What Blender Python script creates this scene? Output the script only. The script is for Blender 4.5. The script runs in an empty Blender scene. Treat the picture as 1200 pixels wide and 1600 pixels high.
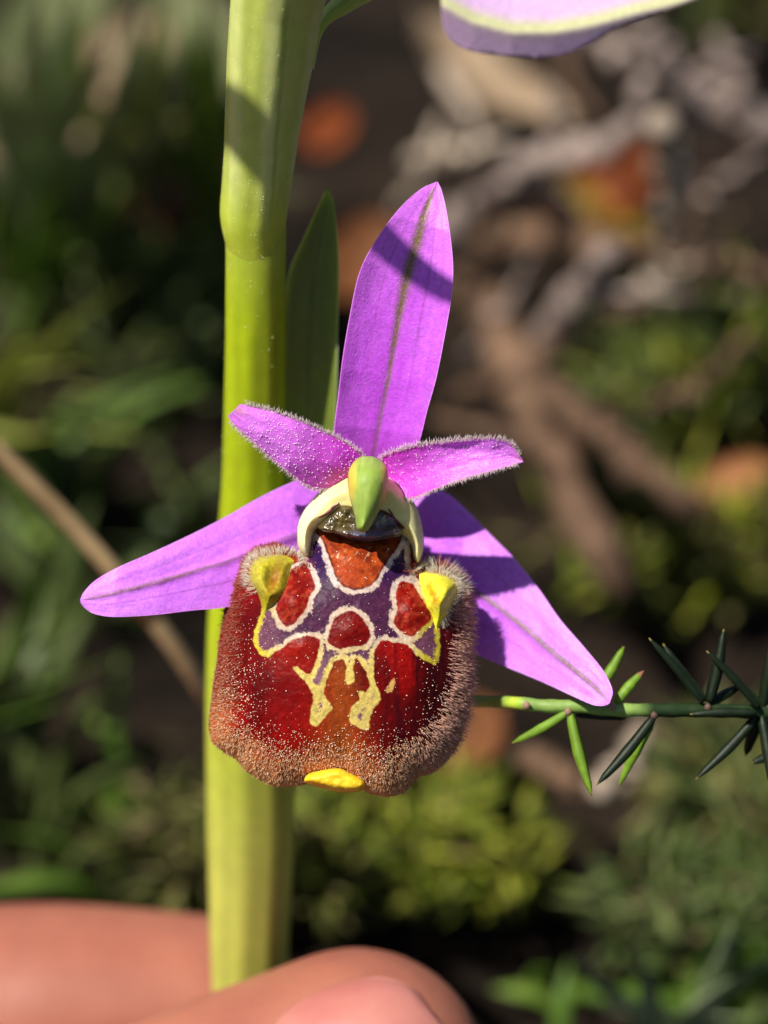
import bpy, math, random
import numpy as np
from mathutils import Vector

random.seed(7)
RNG = np.random.default_rng(11)
R = math.radians
scene = bpy.context.scene

# ------------------------------------------------------------------ camera, world, sun, exposure
PITCH = R(38.0)          # camera looks down by this
DIST = 0.130             # metres from lens to the flower
PXMM = 31.5              # photo pixels per millimetre at the flower
FLOWER_H = 0.075         # flower's height above the ground
APERTURE = 0.0038        # lens opening in metres
rt = np.array([1.0, 0, 0])
up = np.array([0, math.sin(PITCH), math.cos(PITCH)])
bk = np.array([0, -math.cos(PITCH), math.sin(PITCH)])
CAM = np.array([0, 0, FLOWER_H]) + DIST * bk

cam_d = bpy.data.cameras.new('camera')
cam = bpy.data.objects.new('camera', cam_d)
scene.collection.objects.link(cam)
cam.location = CAM
cam.rotation_euler = (math.pi / 2 - PITCH, 0, 0)
cam_d.sensor_fit = 'HORIZONTAL'
cam_d.sensor_width = 36
cam_d.lens = 36 * (DIST * 1000) / (1200 / PXMM)
cam_d.clip_start = 0.005
cam_d.clip_end = 500
cam_d.dof.use_dof = True
cam_d.dof.focus_distance = DIST + 0.0002
cam_d.dof.aperture_fstop = cam_d.lens * 1e-3 / APERTURE
cam_d.dof.aperture_blades = 0
scene.camera = cam

SUN_C = np.array([-0.43, 0.60, 0.67])      # towards the sun: camera right, up, back
SUN = SUN_C[0] * rt + SUN_C[1] * up + SUN_C[2] * bk
SUN /= np.linalg.norm(SUN)
world = bpy.data.worlds.new('World')
scene.world = world
world.use_nodes = True
nt = world.node_tree
sky = nt.nodes.new('ShaderNodeTexSky')
sky.sky_type = 'NISHITA'
sky.sun_disc = False
sky.sun_elevation = math.asin(SUN[2])
sky.sun_rotation = math.atan2(SUN[0], SUN[1])
bg = nt.nodes['Background']
bg.inputs['Strength'].default_value = 0.055
nt.links.new(sky.outputs[0], bg.inputs['Color'])
sun_d = bpy.data.lights.new('sun', 'SUN')
sun_d.energy = 5.0
sun_d.angle = R(0.53)
sun_d.color = (1.0, 0.95, 0.86)
sun = bpy.data.objects.new('sun', sun_d)
scene.collection.objects.link(sun)
sun.location = (-0.4, -0.2, 1.0)
sun.rotation_euler = Vector(SUN).to_track_quat('Z', 'Y').to_euler()
scene.view_settings.view_transform = 'Standard'
scene.view_settings.look = 'None'
scene.view_settings.exposure = 0.35
scene.view_settings.gamma = 1.0
scene.cycles.use_denoising = True
scene.cycles.max_bounces = 8
scene.cycles.sample_clamp_indirect = 4.0
scene.unit_settings.system = 'METRIC'

# ------------------------------------------------------------------ helpers: positions
def W(px, py, dep):
    """photo pixel + depth behind the flower plane (mm) -> world metres"""
    px, py, dep = np.broadcast_arrays(np.asarray(px, float), np.asarray(py, float), np.asarray(dep, float))
    z = DIST * 1000 + dep
    x = (px - 600) / PXMM * z / (DIST * 1000)
    y = -(py - 800) / PXMM * z / (DIST * 1000)
    return CAM + (x[..., None] * rt + y[..., None] * up - z[..., None] * bk) * 0.001

def G(px, py, h=0.0):
    """where a photo pixel's ray meets the level h (mm) above the ground"""
    d = W(px, py, 0) - CAM
    t = (h * 0.001 - CAM[2]) / d[2]
    return CAM + d * t

def lin(r, g, b, k=1.0):
    c = np.array([r, g, b], float) / 255
    c = np.where(c <= 0.04045, c / 12.92, ((c + 0.055) / 1.055) ** 2.4)
    return c * k

# ------------------------------------------------------------------ helpers: noise, outlines
def vn(x, y, seed=0):
    x = np.asarray(x, float); y = np.asarray(y, float)
    xi = np.floor(x); yi = np.floor(y); fx = x - xi; fy = y - yi
    fx = fx * fx * (3 - 2 * fx); fy = fy * fy * (3 - 2 * fy)
    def h(a, b):
        s = np.sin(a * 127.1 + b * 311.7 + seed * 74.7) * 43758.5453
        return s - np.floor(s)
    return (h(xi, yi) * (1 - fx) + h(xi + 1, yi) * fx) * (1 - fy) + (h(xi, yi + 1) * (1 - fx) + h(xi + 1, yi + 1) * fx) * fy

def fbm(x, y, seed=0, o=3):
    r = 0; a = 0.5
    for i in range(o):
        r = r + a * vn(x * 2 ** i, y * 2 ** i, seed + i * 13); a *= 0.5
    return r / (1 - 0.5 ** o)

def smooth_closed(poly, k=5):
    p = np.array(poly, float); n = len(p); out = []
    for i in range(n):
        p0, p1, p2, p3 = p[i - 1], p[i], p[(i + 1) % n], p[(i + 2) % n]
        for j in range(k):
            t = j / k
            out.append(0.5 * (2 * p1 + (p2 - p0) * t + (2 * p0 - 5 * p1 + 4 * p2 - p3) * t * t + (3 * p1 - p0 - 3 * p2 + p3) * t ** 3))
    return np.array(out)

def spline(pts, n):
    """open Catmull-Rom through pts, n samples by arc length"""
    p = np.array(pts, float)
    if len(p) == 2:
        return p[0] + (p[1] - p[0]) * np.linspace(0, 1, n)[:, None]
    q = np.vstack([2 * p[0] - p[1], p, 2 * p[-1] - p[-2]]); out = []
    for i in range(1, len(q) - 2):
        for t in np.linspace(0, 1, 24, endpoint=False):
            p0, p1, p2, p3 = q[i - 1], q[i], q[i + 1], q[i + 2]
            out.append(0.5 * (2 * p1 + (p2 - p0) * t + (2 * p0 - 5 * p1 + 4 * p2 - p3) * t * t + (3 * p1 - p0 - 3 * p2 + p3) * t ** 3))
    out.append(p[-1]); out = np.array(out)
    s = np.r_[0, np.cumsum(np.linalg.norm(np.diff(out[:, :min(3, out.shape[1])], axis=0), axis=1))]
    x = np.linspace(0, s[-1], n)
    return np.stack([np.interp(x, s, out[:, k]) for k in range(out.shape[1])], 1)

def sdf(poly, x, y, nearest=False):
    """signed distance in pixels, positive inside"""
    P = np.stack([np.ravel(x), np.ravel(y)], 1)
    a = np.asarray(poly, float); b = np.roll(a, -1, 0)
    best = np.full(len(P), 1e18); npt = np.zeros_like(P); ins = np.zeros(len(P), bool)
    for i in range(len(a)):
        e = b[i] - a[i]; w = P - a[i]
        t = np.clip((w @ e) / max(e @ e, 1e-12), 0, 1)
        q = a[i] + t[:, None] * e
        d = ((P - q) ** 2).sum(1)
        m = d < best
        best[m] = d[m]; npt[m] = q[m]
        c = (a[i, 1] > P[:, 1]) != (b[i, 1] > P[:, 1])
        with np.errstate(divide='ignore', invalid='ignore'):
            xi = a[i, 0] + (P[:, 1] - a[i, 1]) / (e[1] if e[1] != 0 else 1e-12) * e[0]
        ins ^= c & (P[:, 0] < xi)
    s = np.sqrt(best) * np.where(ins, 1, -1)
    s = s.reshape(np.shape(x))
    return (s, npt.reshape(np.shape(x) + (2,))) if nearest else s

def si(x, xs, vs, r=26):
    return np.mean([np.interp(np.asarray(x, float) + o, xs, vs) for o in np.linspace(-r, r, 11)], axis=0)

def sstep(a, b, x):
    t = np.clip((x - a) / (b - a), 0, 1)
    return t * t * (3 - 2 * t)

def mixc(a, b, f):
    f = np.asarray(f)[..., None]
    return a * (1 - f) + b * f

# ------------------------------------------------------------------ helpers: objects
def thing(name, label, cat, loc, group=None):
    o = bpy.data.objects.new(name, None)
    o.empty_display_size = 0.005
    scene.collection.objects.link(o)
    o.location = loc
    tag(o, label, cat, group)
    return o

def tag(o, label=None, cat=None, group=None, kind=None):
    if label: o['label'] = label
    if cat: o['category'] = cat
    if group: o['group'] = group
    if kind: o['kind'] = kind
    return o

def root_loc(o):
    l = np.zeros(3)
    while o is not None:
        l += np.array(o.location); o = o.parent
    return l

def build(name, verts, faces, mat, parent=None, cols=None, smooth=True, origin=None, kind=None, label=None):
    """verts in world metres; faces = list of index arrays (tri and quad blocks) or list of lists"""
    me = bpy.data.meshes.new(name)
    verts = np.asarray(verts, float)
    base = root_loc(parent) if parent is not None else np.zeros(3)
    org = np.array(origin, float) if origin is not None else base
    if isinstance(faces, np.ndarray):
        faces = [faces]
    loops = np.concatenate([np.asarray(f).ravel() for f in faces]).astype(np.int32)
    sizes = np.concatenate([np.full(len(f), np.asarray(f).shape[1], np.int32) for f in faces])
    me.vertices.add(len(verts))
    me.vertices.foreach_set('co', (verts - org).astype(np.float32).ravel())
    me.loops.add(len(loops))
    me.loops.foreach_set('vertex_index', loops)
    me.polygons.add(len(sizes))
    me.polygons.foreach_set('loop_start', np.r_[0, np.cumsum(sizes)[:-1]].astype(np.int32))
    me.polygons.foreach_set('loop_total', sizes)
    me.polygons.foreach_set('use_smooth', np.full(len(sizes), smooth))
    me.update(calc_edges=True)
    me.validate()
    if cols is not None:
        at = me.attributes.new('Col', 'FLOAT_COLOR', 'POINT')
        c = np.ones((len(verts), 4), np.float32)
        c[:, :3] = cols
        at.data.foreach_set('color', c.ravel())
    o = bpy.data.objects.new(name, me)
    scene.collection.objects.link(o)
    if mat is not None:
        me.materials.append(mat)
    if parent is not None:
        o.parent = parent
    o.location = org - base
    tag(o, label=label, kind=kind)
    return o

def tube_data(path, radii, sides=12, flat=1.0, up_hint=None, radial=None):
    """swept tube in the path's own units; flat squashes one axis; closed ends"""
    p = np.asarray(path, float); n = len(p)
    radii = np.broadcast_to(np.asarray(radii, float), (n,))
    t = np.gradient(p, axis=0); t /= np.linalg.norm(t, axis=1)[:, None] + 1e-12
    h = np.array(up_hint if up_hint is not None else ([0, 0, 1] if abs(t[0][2]) < 0.9 else [0, 1, 0]), float)
    a = np.cross(t[0], h); a /= np.linalg.norm(a)
    A = []
    for i in range(n):
        a = a - t[i] * (a @ t[i]); a /= np.linalg.norm(a) + 1e-12
        A.append(a.copy())
    A = np.array(A); B = np.cross(t, A)
    ang = np.linspace(0, 2 * math.pi, sides, endpoint=False)
    rr = np.ones((n, sides)) if radial is None else radial
    v = p[:, None] + (A[:, None] * np.cos(ang)[None, :, None] + B[:, None] * (np.sin(ang)[None, :, None] * flat)) * (radii[:, None] * rr)[..., None]
    v = v.reshape(-1, 3)
    i = np.arange(n - 1)[:, None] * sides; j = np.arange(sides)[None]; k = (j + 1) % sides
    f = np.stack([i + j, i + k, i + sides + k, i + sides + j], -1).reshape(-1, 4)
    v = np.vstack([v, p[0], p[-1]])
    c0, c1 = n * sides, n * sides + 1
    jj = np.arange(sides); kk = (jj + 1) % sides
    tri = np.vstack([np.stack([kk, jj, np.full(sides, c0)], 1), np.stack([(n - 1) * sides + jj, (n - 1) * sides + kk, np.full(sides, c1)], 1)])
    return v, [f, tri]

def merge(datas):
    V = []; Q = []; T = []; o = 0
    for v, fs in datas:
        V.append(v)
        for f in fs:
            (Q if f.shape[1] == 4 else T).append(f + o)
        o += len(v)
    F = []
    if Q: F.append(np.vstack(Q))
    if T: F.append(np.vstack(T))
    return np.vstack(V), F

# ------------------------------------------------------------------ materials
def mat_base(name):
    m = bpy.data.materials.new(name)
    m.use_nodes = True
    return m, m.node_tree, m.node_tree.nodes['Principled BSDF']

def set_in(p, **kw):
    for k, v in kw.items():
        p.inputs[k.replace('_', ' ')].default_value = v

def painted(name, rough=0.5, spec=0.4, sss=0.0, rad=(0.6, 0.3, 0.3), scale=0.0006, grain=0.12, gscale=2500, bump=0.25, bscale=6000, coat=0.0, sheen=0.0, transl=0.0, bdist=0.00004):
    """vertex-painted pigment with fine procedural grain and relief"""
    m, t, p = mat_base(name)
    n = t.nodes; l = t.links
    at = n.new('ShaderNodeAttribute'); at.attribute_name = 'Col'
    tc = n.new('ShaderNodeTexCoord')
    ns = n.new('ShaderNodeTexNoise'); ns.inputs['Scale'].default_value = gscale; ns.inputs['Detail'].default_value = 3
    l.new(tc.outputs['Object'], ns.inputs['Vector'])
    mr = n.new('ShaderNodeMapRange'); mr.inputs[1].default_value = 0.3; mr.inputs[2].default_value = 0.7
    mr.inputs[3].default_value = 1 - grain; mr.inputs[4].default_value = 1 + grain
    l.new(ns.outputs[0], mr.inputs[0])
    mx = n.new('ShaderNodeVectorMath'); mx.operation = 'SCALE'
    l.new(at.outputs['Color'], mx.inputs[0]); l.new(mr.outputs[0], mx.inputs['Scale'])
    l.new(mx.outputs[0], p.inputs['Base Color'])
    nb = n.new('ShaderNodeTexNoise'); nb.inputs['Scale'].default_value = bscale; nb.inputs['Detail'].default_value = 2
    l.new(tc.outputs['Object'], nb.inputs['Vector'])
    bp = n.new('ShaderNodeBump'); bp.inputs['Strength'].default_value = bump; bp.inputs['Distance'].default_value = bdist
    l.new(nb.outputs[0], bp.inputs['Height']); l.new(bp.outputs[0], p.inputs['Normal'])
    set_in(p, Roughness=rough, Specular_IOR_Level=spec, Subsurface_Weight=sss, Subsurface_Radius=rad, Subsurface_Scale=scale, Coat_Weight=coat, Sheen_Weight=sheen)
    p.inputs['Coat Roughness'].default_value = 0.25
    if transl > 0:
        tr = n.new('ShaderNodeBsdfTranslucent'); l.new(mx.outputs[0], tr.inputs['Color'])
        mi = n.new('ShaderNodeMixShader'); mi.inputs[0].default_value = transl
        l.new(p.outputs[0], mi.inputs[1]); l.new(tr.outputs[0], mi.inputs[2])
        l.new(mi.outputs[0], n['Material Output'].inputs['Surface'])
    return m

def plain(name, c1, c2, scale=200, rough=0.8, spec=0.2, transl=0.0, bump=0.3, bdist=0.0005, detail=4, stretch=None):
    """two-colour procedural noise material"""
    m, t, p = mat_base(name)
    n = t.nodes; l = t.links
    tc = n.new('ShaderNodeTexCoord')
    src = tc.outputs['Object']
    if stretch:
        mp = n.new('ShaderNodeMapping'); mp.inputs['Scale'].default_value = stretch
        l.new(src, mp.inputs['Vector']); src = mp.outputs[0]
    ns = n.new('ShaderNodeTexNoise'); ns.inputs['Scale'].default_value = scale; ns.inputs['Detail'].default_value = detail
    l.new(src, ns.inputs['Vector'])
    cr = n.new('ShaderNodeValToRGB')
    cr.color_ramp.elements[0].position = 0.35; cr.color_ramp.elements[1].position = 0.65
    cr.color_ramp.elements[0].color = (*c1, 1); cr.color_ramp.elements[1].color = (*c2, 1)
    l.new(ns.outputs[0], cr.inputs[0]); l.new(cr.outputs[0], p.inputs['Base Color'])
    bp = n.new('ShaderNodeBump'); bp.inputs['Strength'].default_value = bump; bp.inputs['Distance'].default_value = bdist
    l.new(ns.outputs[0], bp.inputs['Height']); l.new(bp.outputs[0], p.inputs['Normal'])
    set_in(p, Roughness=rough, Specular_IOR_Level=spec)
    if transl > 0:
        tr = n.new('ShaderNodeBsdfTranslucent'); l.new(cr.outputs[0], tr.inputs['Color'])
        mi = n.new('ShaderNodeMixShader'); mi.inputs[0].default_value = transl
        l.new(p.outputs[0], mi.inputs[1]); l.new(tr.outputs[0], mi.inputs[2])
        l.new(mi.outputs[0], n['Material Output'].inputs['Surface'])
    return m

M_petal = painted('petal_skin', rough=0.45, spec=0.35, sss=0.3, rad=(0.6, 0.25, 0.6), grain=0.13, gscale=4500, bump=0.7, bscale=9000, transl=0.06)
M_lip = painted('lip_velvet', rough=0.42, spec=0.12, sss=0.08, rad=(0.5, 0.1, 0.06), grain=0.25, gscale=5000, bump=0.5, bscale=7000)
M_wax = painted('column_wax', rough=0.5, spec=0.3, sss=0.5, rad=(0.6, 0.5, 0.3), grain=0.08, gscale=2500, bump=0.4, bscale=7000)
M_gloss = painted('stigma_gloss', rough=0.26, spec=0.6, sss=0.0, grain=0.25, gscale=2500, bump=0.25, bscale=2500, coat=0.25)
M_green = painted('stem_skin', rough=0.42, spec=0.4, sss=0.55, rad=(0.5, 0.6, 0.15), scale=0.0016, grain=0.06, gscale=1200, bump=0.3, bscale=8000)
M_hair = painted('hair', rough=0.35, spec=0.5, grain=0.06, bump=0.0, transl=0.5)
M_dot = painted('papilla', rough=0.25, spec=0.7, grain=0.0, bump=0.0)
M_needle = painted('needle_skin', rough=0.5, spec=0.28, sss=0.15, rad=(0.4, 0.5, 0.1), grain=0.15, gscale=2500, bump=0.3)
M_nail = plain('nail', tuple(lin(176, 104, 96)), tuple(lin(190, 124, 112)), 250, rough=0.42, spec=0.4, bump=0.05)

# ------------------------------------------------------------------ shape builders in photo pixels + depth (mm)
def pillow(name, poly, depth, thick, mat, parent, col, res=2.0, k=5, jitter=0.0, seed=0):
    """solid with an outline in pixels; depth(x, y, s) gives the front, thick(x, y, s) the mm behind it"""
    pl = smooth_closed(poly, k)
    if jitter:
        c = pl.mean(0); d = pl - c; d /= np.linalg.norm(d, axis=1)[:, None]
        arc = np.arange(len(pl)) * 1.0
        pl = pl + d * ((fbm(arc * 0.35, arc * 0, seed, 3) - 0.5) * 2 * jitter)[:, None]
    x0, y0 = pl.min(0) - res * 2; x1, y1 = pl.max(0) + res * 2
    xs = np.arange(x0, x1, res); ys = np.arange(y0, y1, res)
    X, Y = np.meshgrid(xs, ys)
    s, q = sdf(pl, X, Y, True)
    ins = s > 0
    cell = ins[:-1, :-1] | ins[1:, :-1] | ins[:-1, 1:] | ins[1:, 1:]
    used = np.zeros_like(ins)
    used[:-1, :-1] |= cell; used[1:, :-1] |= cell; used[:-1, 1:] |= cell; used[1:, 1:] |= cell
    rim = used & ~ins
    X = np.where(rim, q[..., 0], X); Y = np.where(rim, q[..., 1], Y); s = np.where(rim, 0, s)
    idx = -np.ones(X.shape, int); n = used.sum(); idx[used] = np.arange(n)
    x, y, ss = X[used], Y[used], s[used]
    df = depth(x, y, ss)
    front = W(x, y, df)
    bidx = idx.copy(); inn = used & ins; nb = inn.sum(); bidx[inn] = n + np.arange(nb)
    xb, yb, sb = X[inn], Y[inn], s[inn]
    back = W(xb, yb, depth(xb, yb, sb) + thick(xb, yb, sb))
    cy, cx = np.nonzero(cell)
    f1 = np.stack([idx[cy, cx], idx[cy + 1, cx], idx[cy + 1, cx + 1], idx[cy, cx + 1]], 1)
    f2 = np.stack([bidx[cy, cx], bidx[cy, cx + 1], bidx[cy + 1, cx + 1], bidx[cy + 1, cx]], 1)
    same = (f1[:, :] == f2[:, [0, 3, 2, 1]]).all(1)
    f2 = f2[~same]
    cf = col(x, y, ss); cb = col(xb, yb, sb)
    o = build(name, np.vstack([front, back]), [np.vstack([f1, f2])], mat, parent, np.vstack([cf, cb]))
    return o, pl

def blade(name, Lp, Rp, deps, mat, parent, col, cup=0.0, thick=0.35, n=180, m=72, wav=0.0, seed=0, rib=0.0, tilt=0.0):
    """leaf-like organ between two edge lines (pixels, base to tip); deps = depth in mm along it"""
    L = spline(Lp, n); Rr = spline(Rp, n)
    t = np.linspace(0, 1, n); u = np.linspace(-1, 1, m)
    T, U = np.meshgrid(t, u, indexing='ij')
    X = L[:, None, 0] * (1 - U) / 2 + Rr[:, None, 0] * (1 + U) / 2
    Y = L[:, None, 1] * (1 - U) / 2 + Rr[:, None, 1] * (1 + U) / 2
    d = np.interp(t, np.linspace(0, 1, len(deps)), deps)[:, None]
    wid = np.linalg.norm(L - Rr, axis=1)[:, None] / PXMM
    D = d + tilt * U * wid / 2 + cup * wid * (U ** 2 - 0.4) + wav * (fbm(T * 5, U * 1.5 + 9, seed) - 0.5) * 2 + rib * np.exp(-(U / 0.10) ** 2) * wid / 4
    front = W(X, Y, D).reshape(-1, 3)
    th = thick * (1 - U ** 6) * np.clip((1 - T) * 12, 0, 1)
    back = W(X, Y, D + th).reshape(-1, 3)
    i = np.arange(n - 1)[:, None] * m; j = np.arange(m - 1)[None]
    f1 = np.stack([i + j, i + j + 1, i + m + j + 1, i + m + j], -1).reshape(-1, 4)
    # orientation: make the front face the lens
    a, b, c = front[f1[len(f1) // 2][[0, 1, 2]]]
    if np.dot(np.cross(b - a, c - a), CAM - a) < 0:
        f1 = f1[:, ::-1]
    off = n * m
    f2 = f1[:, ::-1] + off
    per = np.r_[np.arange(m), np.arange(1, n) * m + m - 1, (n - 1) * m + np.arange(m - 2, -1, -1), np.arange(n - 2, 0, -1) * m]
    pn = np.roll(per, -1)
    f3 = np.stack([per, pn, pn + off, per + off], 1)
    C = col(T, U, X, Y).reshape(-1, 3)
    o = build(name, np.vstack([front, back]), [np.vstack([f1, f2, f3])], mat, parent, np.vstack([C, C]))
    return o, dict(X=X, Y=Y, D=D, T=T, U=U, L=L, R=Rr, d=d[:, 0])

def hairs(name, roots, dirs, length, rad, cols_root, cols_tip, mat, parent):
    """tapered three-sided hairs; roots, dirs in world; length, rad in mm"""
    n = len(roots)
    dirs = dirs / (np.linalg.norm(dirs, axis=1)[:, None] + 1e-12)
    h = RNG.normal(size=(n, 3)); a = np.cross(dirs, h); a /= np.linalg.norm(a, axis=1)[:, None]
    b = np.cross(dirs, a)
    L = (length * 0.001)[:, None]; r = (np.broadcast_to(rad, (n,)) * 0.001)[:, None]
    bend = RNG.normal(size=(n, 3)) * 0.12 * L
    vs = []
    for q in range(3):
        an = q * 2 * math.pi / 3
        vs.append(roots + (a * math.cos(an) + b * math.sin(an)) * r)
    for q in range(3):
        an = q * 2 * math.pi / 3
        vs.append(roots + dirs * L * 0.55 + (a * math.cos(an) + b * math.sin(an)) * r * 0.8 + bend * 0.3)
    vs.append(roots + dirs * L + bend)
    V = np.stack(vs, 1).reshape(-1, 3)
    o = np.arange(n)[:, None] * 7
    Q = np.concatenate([o + np.array([[q, (q + 1) % 3, 3 + (q + 1) % 3, 3 + q]]) for q in range(3)])
    T = np.concatenate([o + np.array([[3 + q, 3 + (q + 1) % 3, 6]]) for q in range(3)])
    C = np.concatenate([np.repeat(cols_root[:, None], 3, 1), np.repeat(((cols_root + cols_tip) / 2)[:, None], 3, 1), cols_tip[:, None]], 1).reshape(-1, 3)
    return build(name, V, [Q, T], mat, parent, C, kind='stuff')

def dots(name, pos, rad, cols, mat, parent):
    n = len(pos)
    o6 = np.array([[1, 0, 0], [-1, 0, 0], [0, 1, 0], [0, -1, 0], [0, 0, 1], [0, 0, -1]], float)
    f8 = np.array([[0, 2, 4], [2, 1, 4], [1, 3, 4], [3, 0, 4], [2, 0, 5], [1, 2, 5], [3, 1, 5], [0, 3, 5]])
    V = (pos[:, None] + o6[None] * (rad * 0.001)[:, None, None]).reshape(-1, 3)
    F = (np.arange(n)[:, None, None] * 6 + f8[None]).reshape(-1, 3)
    return build(name, V, [F], mat, parent, np.repeat(cols, 6, 0), kind='stuff')

# ================================================================== SETTING
# ground: one sheet, fine near the plant, out to the horizon
def gh(x, y):
    return 0.010 * (fbm(x * 14 + 50, y * 14 + 50, 3, 4) - 0.5) * np.exp(-(x * x + y * y) / 4)
def make_ground():
    a = np.sinh(np.linspace(-7.2, 7.2, 361)) * 0.20
    X, Y = np.meshgrid(a, a + 0.15)
    Z = gh(X, Y)
    n = len(a)
    V = np.stack([X, Y, Z], -1).reshape(-1, 3)
    i = np.arange(n - 1)[:, None] * n; j = np.arange(n - 1)[None]
    F = np.stack([i + j, i + j + 1, i + n + j + 1, i + n + j], -1).reshape(-1, 4)
    m = plain('soil', tuple(lin(15, 11, 8)), tuple(lin(42, 33, 26)), 60, rough=0.95, spec=0.1, bump=0.9, bdist=0.004, detail=8)
    o = build('ground', V, [F], m)
    tag(o, 'dark brown soil under the litter', None, kind='structure')
make_ground()

LITTER = [lin(40, 30, 24), lin(62, 48, 38), lin(88, 70, 56), lin(52, 40, 34), lin(70, 60, 40), lin(112, 92, 76)]
def make_litter():
    datas = []; cols = []
    for q in range(4200):
        x = random.uniform(-0.42, 0.42); y = random.uniform(-0.05, 0.75)
        z = float(gh(x, y)) + random.uniform(0.0005, 0.006)
        L = random.uniform(0.004, 0.016); w = L * random.choice([0.06, 0.1, 0.3, 0.45])
        a = random.uniform(0, 2 * math.pi); e = random.gauss(0, 0.25)
        d = np.array([math.cos(a) * math.cos(e), math.sin(a) * math.cos(e), math.sin(e)])
        s = np.array([-math.sin(a), math.cos(a), random.gauss(0, 0.3)]); s /= np.linalg.norm(s)
        nn = np.cross(d, s)
        c = np.array([x, y, z])
        th = min(w * 0.5, 0.0006)
        V = np.array([c - d * L / 2, c + s * w / 2 + nn * th, c - s * w / 2 + nn * th * 0.5, c + d * L / 2, c - nn * th])
        F = np.array([[0, 2, 1], [1, 2, 3], [0, 1, 4], [1, 3, 4], [3, 2, 4], [2, 0, 4]])
        datas.append((V, [F])); cols.append(np.repeat((LITTER[random.randrange(6)] * random.uniform(0.25, 0.65))[None], 5, 0))
    V, F = merge(datas)
    m = painted('litter', rough=0.85, spec=0.15, grain=0.3, gscale=400, bump=0.4, bscale=900, bdist=0.0003)
    o = build('leaf_litter', V, F, m, None, np.vstack(cols), smooth=False)
    tag(o, 'dry brown crumbs of leaves and twigs covering the soil', None, kind='stuff')
make_litter()

# ================================================================== ORCHID
BASE = W(395, 1540, 24.0); BASE = np.array([BASE[0] + 0.0005, BASE[1] + 0.004, 0.0])
orchid = thing('orchid', 'wild bee orchid with magenta sepals and dark red furry patterned lip held between fingers', 'orchid', BASE)

# ---- stem
def stem_part():
    ys = np.array([-420, -200, 0, 200, 345, 420, 600, 760, 860, 960, 1100, 1300, 1480, 1560])
    xl = np.array([362, 362, 362, 360, 352, 353, 349, 345, 336, 322, 318, 320, 326, 330])
    xr = np.array([445, 445, 446, 447, 447, 447, 444, 442, 446, 452, 458, 458, 448, 445])
    yy = np.linspace(-420, 1560, 220)
    l = np.interp(yy, ys, xl); r = np.interp(yy, ys, xr)
    ker = np.hanning(15); ker /= ker.sum()
    l = np.convolve(np.pad(l, 7, 'edge'), ker, 'valid'); r = np.convolve(np.pad(r, 7, 'edge'), ker, 'valid')
    dep = 2.2 + (yy - 200) / PXMM * 0.53
    path = W((l + r) / 2, yy, dep)
    rad = (r - l) / 2 / PXMM * (130 + dep) / 130 * 0.001
    # on down to the soil
    e = path[-1]; low = np.linspace(0, 1, 30)[1:, None] ** 1.0 * (BASE - e) + e
    path = np.vstack([path, low]); rad = np.r_[rad, np.full(29, rad[-1] * 1.05)]
    n = len(path); sides = 48
    ang = np.linspace(0, 2 * math.pi, sides, endpoint=False)
    ramp = np.r_[sstep(430, 560, yy), np.ones(29)][:, None]
    radial = 1 + (0.025 * np.sin(ang * 7)[None] + 0.03 * np.sin(ang * 3 + 1)[None]) * ramp
    v, f = tube_data(path, rad, sides, radial=radial, up_hint=(1, 0, 0))
    yv = np.r_[np.repeat(np.r_[yy, np.linspace(1570, 2200, 29)], sides), -420, 2200]
    av = np.r_[np.tile(ang, n), 0, 0]
    c = mixc(lin(190, 205, 84), lin(172, 190, 22), sstep(250, 520, yv))
    c = mixc(c, lin(196, 198, 92), sstep(900, 1400, yv))
    c = c * (0.95 + 0.10 * np.sin(av * 9 + 0.6 * np.sin(yv / 90)) * sstep(420, 540, yv))[:, None] 
    c = c * (0.93 + 0.14 * fbm(yv / 40, av * 2, 4))[:, None]
    o = build('stem', v, f, M_green, orchid, c * 0.92)
    # fine glands on the stem's outline
    k = 420
    i = RNG.integers(0, 150, k); j = RNG.integers(0, sides, k)
    p = v[i * sides + j]
    dots('stem_glands', p, RNG.uniform(0.02, 0.05, k), np.tile(lin(225, 232, 150), (k, 1)), M_dot, o)
stem_part()

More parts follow.
